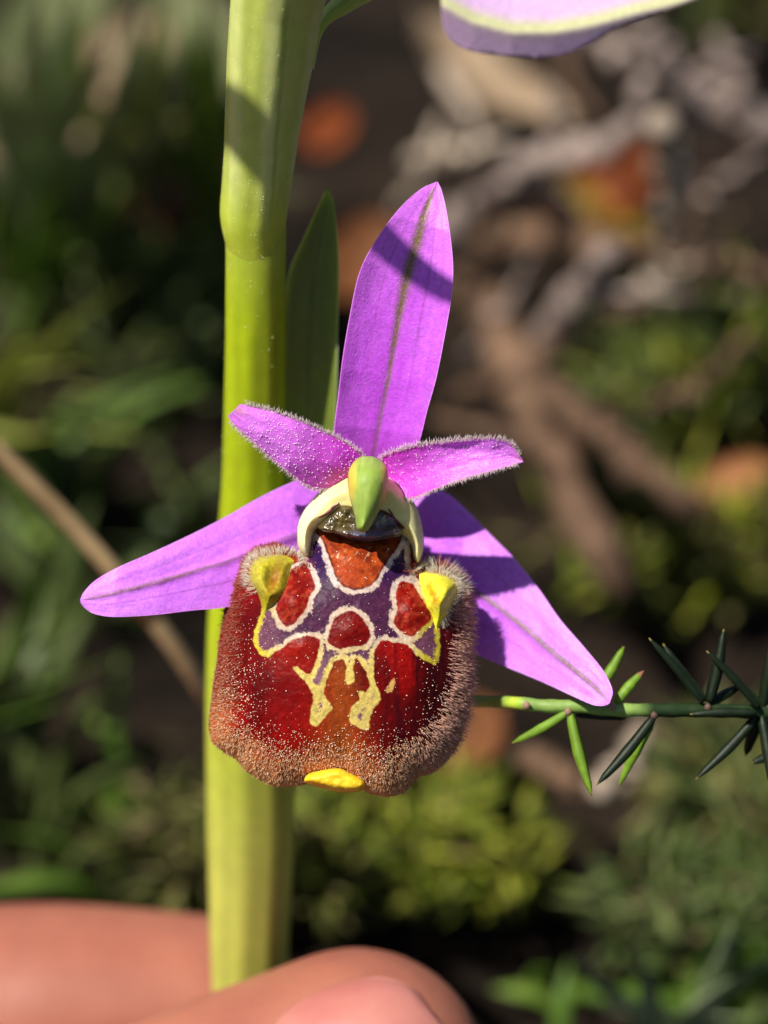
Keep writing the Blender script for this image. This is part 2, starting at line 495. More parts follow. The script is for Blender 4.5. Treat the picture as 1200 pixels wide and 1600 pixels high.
# ---- ovary of the flower above, standing in front of the stem
def upper_ovary():
    ys = np.array([-330, -150, 0, 60, 100, 150, 200, 250, 300, 335, 350, 380, 440])
    xl = np.array([395, 372, 355, 352, 350, 349, 348, 347, 344, 341, 343, 351, 358])
    xr = np.array([610, 560, 511, 500, 492, 481, 471, 463, 455, 450, 449, 447, 442])
    yy = np.linspace(-330, 440, 180)
    l = np.interp(yy, ys, xl); r = np.interp(yy, ys, xr)
    ker = np.hanning(9); ker /= ker.sum()
    l = np.convolve(np.pad(l, 4, 'edge'), ker, 'valid'); r = np.convolve(np.pad(r, 4, 'edge'), ker, 'valid')
    dep = 2.2 + (yy - 200) / PXMM * 0.53 - np.interp(yy, [-330, 0, 340, 385], [2.5, 1.0, 0.05, 0.0])
    path = W((l + r) / 2, yy, dep)
    rad = (r - l) / 2 / PXMM * (130 + dep) / 130 * 0.001
    sides = 96; n = len(path)
    ang = np.linspace(0, 2 * math.pi, sides, endpoint=False)
    tw = (yy / 900)[:, None]
    radial = 1 + (0.022 * np.cos((ang[None] + tw) * 6) + 0.008 * np.cos(ang[None] * 13 + 2)) * sstep(400, 300, yy)[:, None]
    v, f = tube_data(path, rad, sides, radial=radial, up_hint=(1, 0, 0), flat=0.95)
    yv = np.r_[np.repeat(yy, sides), -330, 385]; av = np.r_[(ang[None] + tw).ravel(), 0, 0]
    rib = np.cos(av * 6)
    c = mixc(lin(188, 200, 96), lin(206, 214, 130), sstep(-0.6, 0.8, rib))
    c = mixc(c, lin(150, 172, 52), sstep(0.965, 0.998, np.cos(av * 3 + 0.5)) * 0.7)
    c = mixc(c, lin(184, 199, 60), sstep(230, 370, yv))
    c = mixc(c, lin(190, 180, 120), 0.5 * sstep(120, 260, yv) * (1 - sstep(270, 330, yv)) * sstep(0.2, 1, np.cos(av - 4.2)))
    c = c * (0.92 + 0.16 * fbm(yv / 25, av * 5, 8))[:, None]
    o = build('ovary', v, f, M_green, orchid, c * 1.0)
    k = 1300
    i = RNG.integers(20, n, k); j = RNG.integers(0, sides, k)
    dots('ovary_glands', v[i * sides + j], RNG.uniform(0.012, 0.034, k), np.tile(lin(240, 240, 190), (k, 1)), M_dot, o)
upper_ovary()

# ---- bracts
def bract_col(c1, c2):
    def f(T, U, X, Y):
        c = mixc(c1, c2, fbm(U * 3 + 4, T * 8, 5))
        return c * (1 - 0.25 * np.exp(-(U / 0.08) ** 2))[..., None]
    return f
blade('bract', [(430, 760), (436, 640), (441, 520), (450, 430), (470, 380), (497, 322), (508, 296)],
      [(520, 760), (525, 640), (528, 520), (530, 420), (526, 350), (520, 312), (511, 293)], [12, 10.5, 9, 7.5, 6.0],
      M_green, orchid, lambda T, U, X, Y: mixc(bract_col(lin(120, 134, 50), lin(96, 116, 44))(T, U, X, Y), lin(30, 30, 14), sstep(0.975, 0.995, T)), cup=-0.12, thick=0.3, n=120, m=30)
blade('bract', [(470, 60), (500, 20), (540, -20), (640, -90), (760, -200)], [(490, 110), (508, 46), (556, 14), (660, -50), (770, -195)],
      [2, 0, -2, -5, -8], M_green, orchid, bract_col(lin(170, 186, 90), lin(186, 198, 110)), cup=0.25, thick=0.5, n=90, m=24)

# ---- sepals
def sepal_col(seed, rib_w=0.05, rib_c=(128, 112, 70), rib_amt=1.0, c_in=(205, 84, 232), c_out=(218, 124, 238), t0=0.0):
    def f(T, U, X, Y):
        base = mixc(lin(*c_in), lin(*c_out), np.clip(sstep(0.35, 1.0, T) * 0.6 + 0.35 * np.abs(U) + 0.5 * (fbm(X / 26, Y / 26, seed) - 0.5), 0, 1))
        str_ = fbm(U * 14 + T, T * 3, seed + 3, 3)
        base = base * (0.9 + 0.2 * str_)[..., None]
        w = rib_w * (0.45 + 1.1 * sstep(0.35, 0.9, T)) * (1 - sstep(0.93, 1.0, T) * 0.8)
        wob = 0.05 * (fbm(T * 6, T * 0 + seed, seed) - 0.5)
        a = np.exp(-((U - wob) / w) ** 2) * rib_amt * (0.55 + 0.45 * sstep(t0, t0 + 0.5, T))
        a = a * (0.65 + 0.7 * fbm(X / 5, Y / 5, seed + 5))
        c = mixc(base, lin(*rib_c), np.clip(a, 0, 1))
        for q, amp in ((0.45, 0.55), (-0.47, 0.45), (0.75, 0.2), (-0.76, 0.15)):
            v = np.exp(-((U - q - wob) / 0.018) ** 2) * amp * sstep(0.15, 0.4, T) * (0.4 + fbm(X / 9, Y / 9, seed + 9))
            c = mixc(c, lin(150, 70, 150), np.clip(v, 0, 1))
        return c
    return f

def surf_dots(name, g, n, parent, rad=(0.012, 0.03), color=(250, 225, 250), tmin=0.0, tmax=1.0, band=None):
    nn, mm = g['X'].shape
    i = (RNG.uniform(tmin, tmax, n) * (nn - 1)).astype(int)
    if band:
        u = RNG.normal(0, band, n)
        j = np.clip(((u + 1) / 2 * (mm - 1)).astype(int), 1, mm - 2)
    else:
        j = RNG.integers(2, mm - 2, n)
    p = W(g['X'][i, j] + RNG.normal(0, 1, n), g['Y'][i, j] + RNG.normal(0, 1, n), g['D'][i, j] - 0.01)
    return dots(name, p, RNG.uniform(rad[0], rad[1], n), np.tile(lin(*color), (n, 1)), M_dot, parent)

dorsal, g = blade('dorsal_sepal', [(545, 745), (523, 690), (523, 660), (528, 620), (535, 560), (545, 500), (560, 430), (583, 382), (620, 330), (655, 297), (681, 284)],
      [(612, 745), (640, 715), (655, 690), (668, 640), (682, 590), (696, 520), (706, 460), (708, 415), (704, 370), (697, 325), (690, 297), (684, 284)],
      [4.0, 2.5, 1.5, 0.8, 0.2, 0.0, 0.6], M_petal, orchid, sepal_col(2, 0.12, (122, 100, 66)), cup=-0.12, wav=0.10, rib=0.05)
tag(dorsal, label='upright magenta sepal above the column')
surf_dots('sparkle', g, 900, dorsal, (0.008, 0.020), (240, 205, 250), 0.1, 0.97)
surf_dots('rib_sparkle', g, 340, dorsal, (0.010, 0.022), (235, 215, 160), 0.3, 0.95, band=0.09)

ls, g = blade('lateral_sepal', [(540, 740), (490, 742), (445, 758), (400, 780), (355, 806), (300, 834), (240, 862), (185, 886), (150, 906), (131, 925), (125, 937)],
      [(500, 900), (450, 925), (400, 940), (345, 950), (300, 954), (240, 961), (180, 964), (150, 960), (136, 953), (127, 944), (125, 938)],
      [5.5, 4.2, 3.2, 2.4, 1.6, 1.0, 0.8], M_petal, orchid, sepal_col(21, 0.075, (140, 104, 104), 0.8, (202, 108, 232), (208, 128, 236)), cup=0.05, wav=0.12, rib=-0.10, seed=3, tilt=-0.30)
tag(ls, label='pale magenta sepal with a brownish midrib spreading beside the stem')
surf_dots('sparkle', g, 500, ls, (0.008, 0.02), (240, 205, 250), 0.2, 0.97)
rs, g = blade('lateral_sepal', [(560, 790), (640, 770), (690, 767), (727, 795), (766, 835), (803, 872), (842, 920), (874, 966), (912, 1010), (942, 1047), (957, 1078), (953, 1098)],
      [(600, 900), (650, 960), (700, 1000), (740, 1021), (770, 1034), (805, 1048), (850, 1067), (895, 1088), (925, 1101), (940, 1103), (950, 1101)],
      [8.0, 7.6, 7.2, 6.2, 4.6, 2.8, 1.4], M_petal, orchid, sepal_col(33, 0.09, (124, 106, 88), 0.9, (196, 98, 228), (214, 138, 240)), cup=0.06, wav=0.12, rib=-0.10, seed=5, tilt=-0.15)
tag(rs, label='magenta sepal whose tip touches the spiny green sprig')
surf_dots('sparkle', g, 700, rs, (0.008, 0.02), (240, 205, 250), 0.3, 0.98)

# ---- petals with downy margins
def petal_col(seed, flip):
    def f(T, U, X, Y):
        base = mixc(lin(196, 48, 196), lin(214, 118, 226), sstep(0.0, 0.75, T + 0.25 * (fbm(X / 20, Y / 20, seed) - 0.5)))
        base = mixc(base, lin(178, 30, 150), 0.6 * sstep(0.7, 1.0, np.abs(U)) * (1 - sstep(0.1, 0.5, T)))
        base = mixc(base, lin(206, 150, 130), 0.55 * sstep(0.86, 0.98, T) * np.exp(-((U - flip * 0.45) / 0.4) ** 2))
        return base
    return f
def petal_fringe(o, g, n, lmax=0.36):
    nn = len(g['L']); mm = g['X'].shape[1]
    roots = []; dirs = []
    C = np.stack([g['X'].mean(1), g['Y'].mean(1)], 1)
    for E, jj in ((g['L'], 0), (g['R'], mm - 1)):
        k = n // 2
        t = RNG.uniform(0.03, 0.97, k) * (nn - 2); i = t.astype(int); f = (t - i)[:, None]
        p = E[i] * (1 - f) + E[i + 1] * f
        out = p - C[i]; out /= np.linalg.norm(out, axis=1)[:, None]
        tg = E[i + 1] - E[i]; tg /= np.linalg.norm(tg, axis=1)[:, None] + 1e-9
        out = out + tg * RNG.uniform(-0.1, 0.6, k)[:, None] + RNG.normal(0, 0.25, (k, 2))
        inn = RNG.uniform(0, 3.5, (k, 1))
        D = g['D'][i, jj]
        roots.append(W(p[:, 0] - out[:, 0] * inn[:, 0], p[:, 1] - out[:, 1] * inn[:, 0], D - 0.02))
        dirs.append(out[:, :1] * rt - out[:, 1:] * up + RNG.normal(0.25, 0.4, (k, 1)) * bk)
    roots = np.vstack(roots); dirs = np.vstack(dirs); k = len(roots)
    c = np.tile(lin(250, 222, 232), (k, 1)) * RNG.uniform(0.85, 1.0, (k, 1)); c2 = np.tile(lin(255, 248, 246), (k, 1))
    hairs('fringe', roots, dirs, RNG.uniform(0.12, lmax, k), 0.014, c, c2, M_hair, o)
pl_, g = blade('petal', [(556, 745), (520, 762), (494, 764), (470, 752), (436, 726), (395, 690), (366, 664), (356, 650)],
      [(575, 720), (556, 702), (538, 690), (500, 671), (460, 654), (420, 641), (390, 634), (375, 631)],
      [2.0, 1.0, 0.2, -0.2, -0.3], M_petal, orchid, petal_col(41, 0.6), cup=0.16, wav=0.12, seed=8)
tag(pl_, label='short downy magenta petal pointing over the stem')
petal_fringe(pl_, g, 1100)
surf_dots('papillae', g, 420, pl_, (0.022, 0.05), (252, 205, 240), 0.03, 0.85)
pr_, g = blade('petal', [(585, 725), (602, 711), (640, 698), (700, 689), (745, 685), (775, 685), (795, 690), (806, 702), (817, 719)],
      [(600, 755), (618, 768), (640, 780), (662, 772), (700, 757), (740, 744), (780, 733), (804, 726), (818, 722)],
      [2.0, 1.0, 0.2, -0.1, 0.0], M_petal, orchid, petal_col(47, 0.5), cup=-0.20, wav=0.12, seed=9)
tag(pr_, label='short downy magenta petal pointing away from the stem')
petal_fringe(pr_, g, 1100)
surf_dots('papillae', g, 300, pr_, (0.020, 0.042), (252, 215, 244), 0.03, 0.9)

# ---- lip
def q1(pts):   # traced on an enlargement of the lip
    return [(310 + x * 0.38333, 680 + y * 0.38333) for x, y in pts]
LIP = [(478, 862), (455, 858), (435, 848), (410, 851), (386, 863), (368, 887), (354, 930), (346, 980), (339, 1030), (331, 1080), (326, 1130),
       (332, 1160), (350, 1176), (368, 1187), (385, 1205), (408, 1219), (430, 1229), (462, 1228), (500, 1222), (545, 1226), (574, 1238), (590, 1243), (606, 1245), (632, 1238),
       (652, 1216), (680, 1205), (702, 1185), (722, 1150), (734, 1105), (738, 1060), (739, 1000), (736, 945), (727, 910), (710, 888), (690, 877), (668, 882),
       (655, 872), (650, 840), (640, 826), (570, 820), (495, 818), (482, 832)]
MARK = q1([(465, 370), (500, 370), (840, 375), (862, 450), (862, 520), (880, 560), (912, 610), (950, 680), (975, 760), (985, 850), (985, 900), (965, 935), (935, 925), (900, 905), (870, 875), (838, 852), (790, 845),
           (760, 835), (735, 850), (720, 880), (715, 930), (718, 990), (742, 1060), (735, 1090), (715, 1110), (700, 1150), (695, 1190), (680, 1205), (655, 1195), (620, 1175), (612, 1150), (625, 1110),
           (655, 1080), (650, 1050), (660, 1040), (690, 1045), (697, 1010), (680, 960), (655, 922), (638, 912), (632, 960), (640, 985), (625, 1010), (605, 1012), (598, 990), (602, 940), (590, 915), (570, 915),
           (550, 930), (530, 980), (510, 1040), (520, 1070), (542, 1095), (540, 1120), (520, 1140), (500, 1170), (480, 1187), (455, 1170), (455, 1130), (467, 1080), (460, 1040), (430, 1000), (405, 970), (388, 948),
           (408, 945), (440, 970), (460, 968), (472, 940), (490, 880), (493, 840), (478, 825), (440, 820), (400, 826), (370, 845), (340, 870), (310, 885), (290, 902), (260, 900), (240, 880), (225, 840), (230, 790),
           (250, 740), (258, 700), (290, 650), (330, 590), (370, 540), (425, 505), (445, 470), (455, 420)])
ORANGE = q1([(492, 370), (505, 430), (522, 475), (545, 540), (565, 592), (600, 622), (650, 630), (700, 618), (728, 588), (755, 540), (790, 490), (822, 440), (832, 405), (830, 370)])
EYE_L = q1([(375, 555), (420, 522), (447, 540), (470, 590), (476, 625), (450, 660), (442, 700), (420, 735), (390, 765), (355, 778), (335, 752), (318, 712), (328, 660), (350, 610)])
EYE_R = [(628, 908), (644, 912), (652, 924), (664, 944), (673, 960), (671, 972), (660, 981), (650, 990), (642, 995), (632, 991), (620, 980), (615, 970), (618, 958), (622, 950), (618, 934), (620, 920)]
RED_C = q1([(535, 790), (545, 760), (570, 735), (600, 718), (630, 715), (660, 735), (685, 770), (702, 812), (692, 845), (650, 860), (600, 868), (570, 870), (540, 855), (528, 830)])
SPOT = q1([(766, 1045), (775, 1015), (795, 992), (803, 1005), (798, 1030), (780, 1048)])

def lip_depth(x, y, s):
    wl = si(y, [830, 900, 1100, 1180, 1245], [40, 85, 115, 80, 48])
    t = np.clip(s / wl, 0, 1)
    H = np.sqrt(np.clip(1 - (1 - t) ** 2, 0, 1))
    amp = si(y, [820, 870, 950, 1150, 1245], [1.2, 2.2, 2.7, 2.6, 1.7])
    d0 = si(y, [820, 860, 940, 1060, 1160, 1245], [1.6, 0.9, 0.0, -0.6, -0.4, 0.3])
    xc = (x - 538) / 200
    d = d0 + amp * (1 - H) + 1.25 * xc ** 2
    d = d + 0.18 * np.exp(-((x - 538) / 16) ** 2) * sstep(1060, 1180, y)           # shallow groove to the tip
    d = d - 0.35 * np.exp(-(((x - 545) / 30) ** 2 + ((y - 940) / 26) ** 2)) * 0     
    for cx, cy, rx, ry, h in ((548, 872, 38, 30, 0.35), (458, 938, 20, 26, 0.30), (644, 952, 20, 28, 0.30), (545, 985, 22, 17, 0.22), (475, 1010, 22, 18, 0.2)):
        d = d - h * np.exp(-(((x - cx) / rx) ** 2 + ((y - cy) / ry) ** 2) * 1.1)
    d = d + 0.10 * (fbm(x / 30, y / 45, 17) - 0.5) + 0.04 * (fbm(x / 7, y / 7, 19) - 0.5)
    edge = np.exp(-s / 14)
    d = d + edge * 0.35 * (fbm(x / 18, y / 18, 23) - 0.5)
    return d

def lip_col(x, y, s):
    j = (fbm(x / 7, y / 7, 31) - 0.5) * 8 + (fbm(x / 2.2, y / 2.2, 37, 2) - 0.5) * 2.6
    m = sdf(smooth_closed(MARK, 3), x, y)
    isl = [sdf(smooth_closed(p, 3), x, y) for p in (ORANGE, EYE_L, EYE_R, RED_C)]
    # the velvet
    velvet = mixc(lin(136, 7, 2), lin(84, 2, 3), sstep(0.25, 0.75, fbm(x / 45, y / 70, 41)))
    strk = fbm(x / 4.5, y / 60, 43)
    velvet = mixc(velvet, lin(46, 4, 12), sstep(0.35, 0.7, strk) * 0.8 * sstep(580, 640, x))  # shade of the right flank painted in, along with darker pigment
    velvet = mixc(velvet, lin(78, 1, 2), 0.6 * np.exp(-(((x - 440) / 60) ** 2 + ((y - 1075) / 55) ** 2)))
    velvet = mixc(velvet, lin(150, 24, 10), 0.7 * np.exp(-(((x - 470) / 34) ** 2 + ((y - 1015) / 24) ** 2)))
    ctr = np.exp(-((x - 532) / (23 + np.clip(y - 1050, 0, 200) * 0.10)) ** 2) * sstep(1010, 1060, y)
    velvet = mixc(velvet, lin(142, 62, 18), np.clip(ctr * (0.75 + 0.4 * fbm(x / 12, y / 20, 47)), 0, 1))
    velvet = mixc(velvet, lin(188, 106, 36), 0.7 * np.exp(-(((x - 528) / 42) ** 2 + ((y - 1200) / 32) ** 2)))
    rimc = mixc(lin(130, 40, 24), lin(206, 124, 66), sstep(1060, 1190, y))
    velvet = mixc(velvet, rimc, (1 - sstep(6, np.interp(y, [850, 1050, 1200], [36, 44, 62]), s + 14 * (fbm(x / 10, y / 10, 53) - 0.5))) * 0.8)
    velvet = mixc(velvet, lin(206, 140, 74), (1 - sstep(2, 18, s)) * sstep(1150, 1200, y))
    velvet = mixc(velvet, lin(44, 2, 5), 0.75 * np.exp(-(((x - 678) / 34) ** 2 + ((y - 1075) / 75) ** 2)))  # same flank: painted shade on top of its maroon pigment
    c = velvet
    # the mirror: pale outline, purple field
    sm = m + j * 0.6
    smi = sm.copy()
    for q in isl: smi = np.minimum(smi, -q + j * 0.6)
    white = mixc(lin(192, 168, 148), lin(198, 174, 92), sstep(985, 1045, y + 18 * (fbm(x / 25, y / 25, 59) - 0.5)))
    side = sstep(100, 128, np.abs(x - 538)) 
    white = mixc(white, lin(190, 170, 44), np.maximum(side * 0.95, 0.0))
    white = mixc(white, lin(190, 174, 176), 0.6 * (1 - sstep(880, 960, y)))
    pur = mixc(lin(48, 20, 46), lin(84, 38, 68), fbm(x / 9, y / 9, 61))
    pur = mixc(pur, lin(36, 16, 70), (1 - sstep(880, 930, y)) * 0.8)
    pur = mixc(pur, lin(132, 92, 106), sstep(1000, 1060, y) * 0.8)
    pur = mixc(pur, lin(110, 66, 84), sstep(85, 120, np.abs(x - 540)) * 0.8)
    bw = 7.6 + 5.5 * sstep(1050, 1085, y) + 7.0 * (fbm(x / 15, y / 15, 67) - 0.5)
    fine = (fbm(x / 1.6, y / 1.6, 71, 2) - 0.5) * 3.0 + (fbm(x / 4.2, y / 4.2, 77, 2) - 0.5) * 5.0
    inner = mixc(white, pur, sstep(bw - 1.0, bw + 1.2, smi + fine))
    c = mixc(c, inner, sstep(-0.8, 0.9, sm))
    # islands
    red = mixc(lin(140, 18, 7), lin(96, 4, 5), fbm(x / 12, y / 12, 73))
    red = mixc(red, lin(166, 62, 36), 0.6 * sstep(0.45, 0.8, fbm(x / 7 + y / 18, y / 7, 79)))
    for q, k in ((isl[1], 0), (isl[2], 1), (isl[3], 2)):
        rc = red if k < 2 else mixc(red, lin(100, 3, 6), 0.75)
        c = mixc(c, rc, sstep(-0.8, 0.9, q - j * 0.6))
    org = mixc(lin(166, 70, 24), lin(122, 40, 14), sstep(0.3, 0.7, fbm(x / 9, y / 7, 83, 4)))
    org = mixc(org, lin(184, 72, 36), 0.7 * np.exp(-(((x - 550) / 26) ** 2 + ((y - 895) / 20) ** 2)))
    cr = sstep(0.70, 0.82, fbm(x / 5 + y / 7, y / 16 - x / 16, 89)) * np.exp(-((y - 872) / 16) ** 2)
    org = mixc(org, lin(232, 184, 140), cr * 0.8)
    org = mixc(org, lin(84, 20, 14), 1 - sstep(1.0, 5.0, isl[0]))
    c = mixc(c, org, sstep(-0.8, 0.9, isl[0] - j * 0.5))
    sp = sdf(smooth_closed(SPOT, 3), x, y)
    c = mixc(c, lin(204, 160, 90), 0.85 * sstep(-0.8, 0.9, sp - j * 0.6))
    # brown hinge beside the column
    for hx, hy in ((477, 858), (652, 872)):
        c = mixc(c, lin(120, 44, 32), 0.85 * np.exp(-(((x - hx) / 9) ** 2 + ((y - hy) / 22) ** 2)))
    return np.clip(c, 0.001, 1)

lip, LIPP = pillow('lip', LIP, lip_depth, lambda x, y, s: 0.3 + 1.6 * np.clip(s / 60, 0, 1), M_lip, orchid, lip_col, res=1.35, jitter=1.6, seed=5)
tag(lip, label='dark red furry lip with pale-edged purple markings')

def lip_normal(x, y, s_fn):
    e = 1.5
    s0 = s_fn(x, y); sx = s_fn(x + e, y); sy = s_fn(x, y + e)
    d0 = lip_depth(x, y, np.maximum(s0, 0)); dx = lip_depth(x + e, y, np.maximum(sx, 0)); dy = lip_depth(x, y + e, np.maximum(sy, 0))
    gx = (dx - d0) / (e / PXMM); gy = (dy - d0) / (e / PXMM)
    n = gx[:, None] * rt - gy[:, None] * up + bk
    return n / np.linalg.norm(n, axis=1)[:, None], (sx - s0) / e, (sy - s0) / e, d0

def lip_fur():
    s_fn = lambda x, y: sdf(LIPP, x, y)
    N = 90000
    x = RNG.uniform(322, 742, N); y = RNG.uniform(842, 1248, N); s = s_fn(x, y)
    band = np.interp(y, [850, 950, 1050, 1120, 1180, 1245], [36, 40, 46, 60, 84, 84])
    band = np.where(x > 600, band * 1.02, band)
    ctr = np.exp(-((x - 530) / 60) ** 2)
    pk = sstep(1.0, 0.25, s / band + 0.35 * (fbm(x / 9, y / 9, 91) - 0.5)) * (1 - 0.45 * ctr)
    lob = np.maximum(sdf(smooth_closed(LOBE_L, 3), x, y), sdf(smooth_closed(LOBE_R, 3), x, y))
    throat = (y < 880) & (x > 470) & (x < 655)
    ok = (s > 0.3) & (RNG.uniform(0, 1, N) < pk * np.where(x > 600, 0.48, 0.36 + 0.2 * (y < 1010))) & (lob < 0) & ~throat
    x, y, s = x[ok], y[ok], s[ok]; k = len(x)
    nrm, gx, gy, d = lip_normal(x, y, s_fn)
    out = -(gx[:, None] * rt - gy[:, None] * up)
    down = -up
    right = sstep(600, 680, x)
    dirs = nrm * 0.75 + out * (0.35 + 0.6 * right)[:, None] + down * (0.15 + 0.25 * right)[:, None] + RNG.normal(0, 0.22, (k, 3))
    length = RNG.uniform(0.09, 0.22, k) * (1 + 1.5 * right * sstep(1220, 1120, y) + 0.4 * sstep(470, 400, x) * sstep(1020, 960, y))
    lobd = np.minimum(np.abs(sdf(smooth_closed(LOBE_L, 3), x, y)), np.abs(sdf(smooth_closed(LOBE_R, 3), x, y)))
    wh = sstep(11, 3, lobd) * sstep(940, 915, y)
    length = length * (1 + 0.8 * wh)
    rootc = mixc(lin(170, 70, 54), lin(240, 180, 126), sstep(1020, 1160, y))
    tipc = mixc(lin(232, 150, 128), lin(255, 236, 196), sstep(960, 1110, y + 40 * (fbm(x / 12, y / 12, 97) - 0.5)))
    tipc = mixc(tipc, lin(255, 226, 206), right * sstep(890, 960, y) * 0.9); rootc = mixc(rootc, lin(240, 190, 170), right * sstep(890, 960, y) * 0.85)  # cream-pink right rim hairs, brightened as though catching the light
    rootc = mixc(rootc, lin(246, 232, 205), wh); tipc = mixc(tipc, lin(255, 252, 242), wh)
    v = RNG.uniform(0.85, 1.15, (k, 1))
    hairs('fur', W(x, y, d - 0.005), dirs, length, RNG.uniform(0.012, 0.020, k), np.clip(rootc * v, 0, 1), np.clip(tipc * v, 0, 1), M_hair, lip)
    # glistening papillae scattered over the velvet
    N = 14000
    x = RNG.uniform(340, 730, N); y = RNG.uniform(850, 1225, N); s = s_fn(x, y)
    p = 0.05 + 0.9 * sstep(105, 30, s) * sstep(960, 1100, y) * (0.5 + fbm(x / 14, y / 14, 7)) + 0.25 * sstep(1130, 1200, y)
    p = p * np.where(x > 640, 0.35, 1.0)
    ok = (s > 8) & (RNG.uniform(0, 1, N) < p)
    x, y, s = x[ok], y[ok], s[ok]; k = len(x)
    d = lip_depth(x, y, s)
    c = mixc(lin(255, 236, 220), lin(252, 214, 170), RNG.uniform(0, 1, k))
    dots('papillae', W(x, y, d - 0.02), np.clip(RNG.lognormal(-3.75, 0.4, k), 0.011, 0.045), c, M_dot, lip)

LOBE_L = [(389, 902), (391, 885), (400, 873), (420, 867), (445, 865), (466, 869), (468, 878), (460, 890), (455, 905), (446, 925), (434, 942), (422, 955), (412, 972), (405, 990), (399, 988), (402, 968), (407, 950), (403, 930), (393, 916)]
LOBE_R = [(651, 893), (662, 891), (680, 895), (700, 900), (713, 908), (717, 921), (712, 936), (704, 951), (700, 963), (692, 977), (685, 992), (680, 998), (675, 985), (673, 962), (665, 945), (657, 926), (650, 907)]
s_lip = lambda x, y: np.maximum(sdf(LIPP, x, y), 0)
def lobeL_depth(x, y, s):
    b = lip_depth(x, y, s_lip(x, y))
    t = np.clip(s / 16, 0, 1)
    return b + 0.25 - (1.1 * np.sqrt(1 - (1 - t) ** 2) * sstep(470, 405, x) + 0.25 * t) * (1 - 0.75 * sstep(920, 960, y)) - 0.12 * t + 0.55 * np.exp(-(((x - 424) / 12) ** 2 + ((y - 905) / 22) ** 2))
def lobeR_depth(x, y, s):
    b = lip_depth(x, y, s_lip(x, y))
    t = np.clip(s / 18, 0, 1)
    return b + 0.25 - (1.2 * np.sqrt(1 - (1 - t) ** 2) * sstep(640, 705, x) + 0.3 * t) * (1 - 0.7 * sstep(935, 985, y)) - 0.12 * t
def lobeL_col(x, y, s):
    c = mixc(lin(178, 168, 22), lin(176, 166, 60), fbm(x / 14, y / 14, 3))
    c = mixc(c, lin(140, 84, 20), 0.95 * np.exp(-(((x - (430 - (y - 900) * 0.25)) / 12) ** 2 + ((y - 905) / 26) ** 2)))  # shade inside the hollow painted as brown
    return c
def lobeR_col(x, y, s):
    c = mixc(lin(226, 212, 30), lin(236, 226, 80), fbm(x / 14, y / 14, 7))
    for cx, cy, r in ((671, 916, 6), (676, 926, 5), (681, 936, 7)):
        c = mixc(c, lin(206, 130, 16), 0.85 * np.exp(-(((x - cx) / r) ** 2 + ((y - cy) / (r * 1.5)) ** 2)))
    return c
lobe_l, _ = pillow('side_lobe', LOBE_L, lobeL_depth, lambda x, y, s: 0.2 + 0 * x, M_lip, lip, lobeL_col, res=1.4, jitter=0.8)
tag(lobe_l, label='olive yellow swelling with a shaded hollow painted brown')
lobe_r, _ = pillow('side_lobe', LOBE_R, lobeR_depth, lambda x, y, s: 0.2 + 0 * x, M_lip, lip, lobeR_col, res=1.4, jitter=0.8)
tag(lobe_r, label='bright yellow swelling with orange flecks')
lip_fur()

def lobe_fur(name, poly, depth, sides, par):
    pl = smooth_closed(poly, 5)
    N = 1500; i = RNG.integers(0, len(pl), N); p = pl[i] + RNG.normal(0, 2.6, (N, 2))
    c = pl.mean(0); out = p - c; out /= np.linalg.norm(out, axis=1)[:, None]
    keep = sides(p[:, 0], p[:, 1])
    p, out = p[keep], out[keep]; k = len(p)
    s = np.maximum(sdf(pl, p[:, 0], p[:, 1]), 0)
    d = depth(p[:, 0], p[:, 1], s)
    dirs = out[:, :1] * rt - out[:, 1:] * up + bk * 0.5 + RNG.normal(0, 0.22, (k, 3))
    hairs(name, W(p[:, 0], p[:, 1], d), dirs, RNG.uniform(0.2, 0.5, k), 0.010, np.tile(lin(248, 236, 210), (k, 1)), np.tile(lin(255, 252, 244), (k, 1)), M_hair, par)
lobe_fur('white_fur', LOBE_L, lobeL_depth, lambda x, y: ((x < 402) | (y < 880)) & (y < 935), lobe_l)
lobe_fur('white_fur', LOBE_R, lobeR_depth, lambda x, y: ((x > 690) | (y < 902)) & (y < 985), lobe_r)

# yellow tooth at the lip's lower edge
TOOTH = [(474, 1219), (484, 1208), (505, 1203), (530, 1200), (548, 1208), (566, 1217), (571, 1227), (562, 1236), (535, 1238), (505, 1232), (484, 1226)]
tooth, _ = pillow('appendage', TOOTH, lambda x, y, s: 0.75 - 0.95 * np.sqrt(1 - (1 - np.clip(s / 12, 0, 1)) ** 2) + 0.12 * (fbm(x / 8, y / 8, 5) - 0.5), lambda x, y, s: 1.2 * np.clip(s / 12, 0, 1) + 0.2, M_wax, lip,
       lambda x, y, s: mixc(lin(238, 180, 10), lin(250, 214, 60), fbm(x / 11, y / 8, 9)), res=1.4, jitter=1.0)
tag(tooth, label='shiny yellow tooth at the lower edge')

# ---- column: pale collar, glossy cavity, anther beak
COLLAR = [(484, 868), (472, 866), (464, 848), (466, 816), (480, 790), (500, 767), (525, 752), (550, 742), (600, 742), (625, 756), (642, 776), (655, 803), (662, 838), (661, 862), (654, 880), (646, 872), (641, 850), (625, 836), (595, 838), (560, 838), (520, 830), (500, 826), (490, 836)]
CAVITY = [(499, 822), (508, 812), (518, 803), (528, 795), (540, 792), (575, 798), (596, 798), (609, 805), (619, 816), (627, 829), (622, 838), (580, 842), (540, 836), (515, 830)]
def collar_depth(x, y, s):
    d = 2.7 - 2.0 * np.sqrt(1 - (1 - np.clip(s / 24, 0, 1)) ** 2) - 0.2 * np.exp(-((y - 765) / 22) ** 2) * np.clip(s / 20, 0, 1)
    cv = sdf(smooth_closed(CAVITY, 4), x, y)
    return d + 0.22 * sstep(-3, 8, cv)
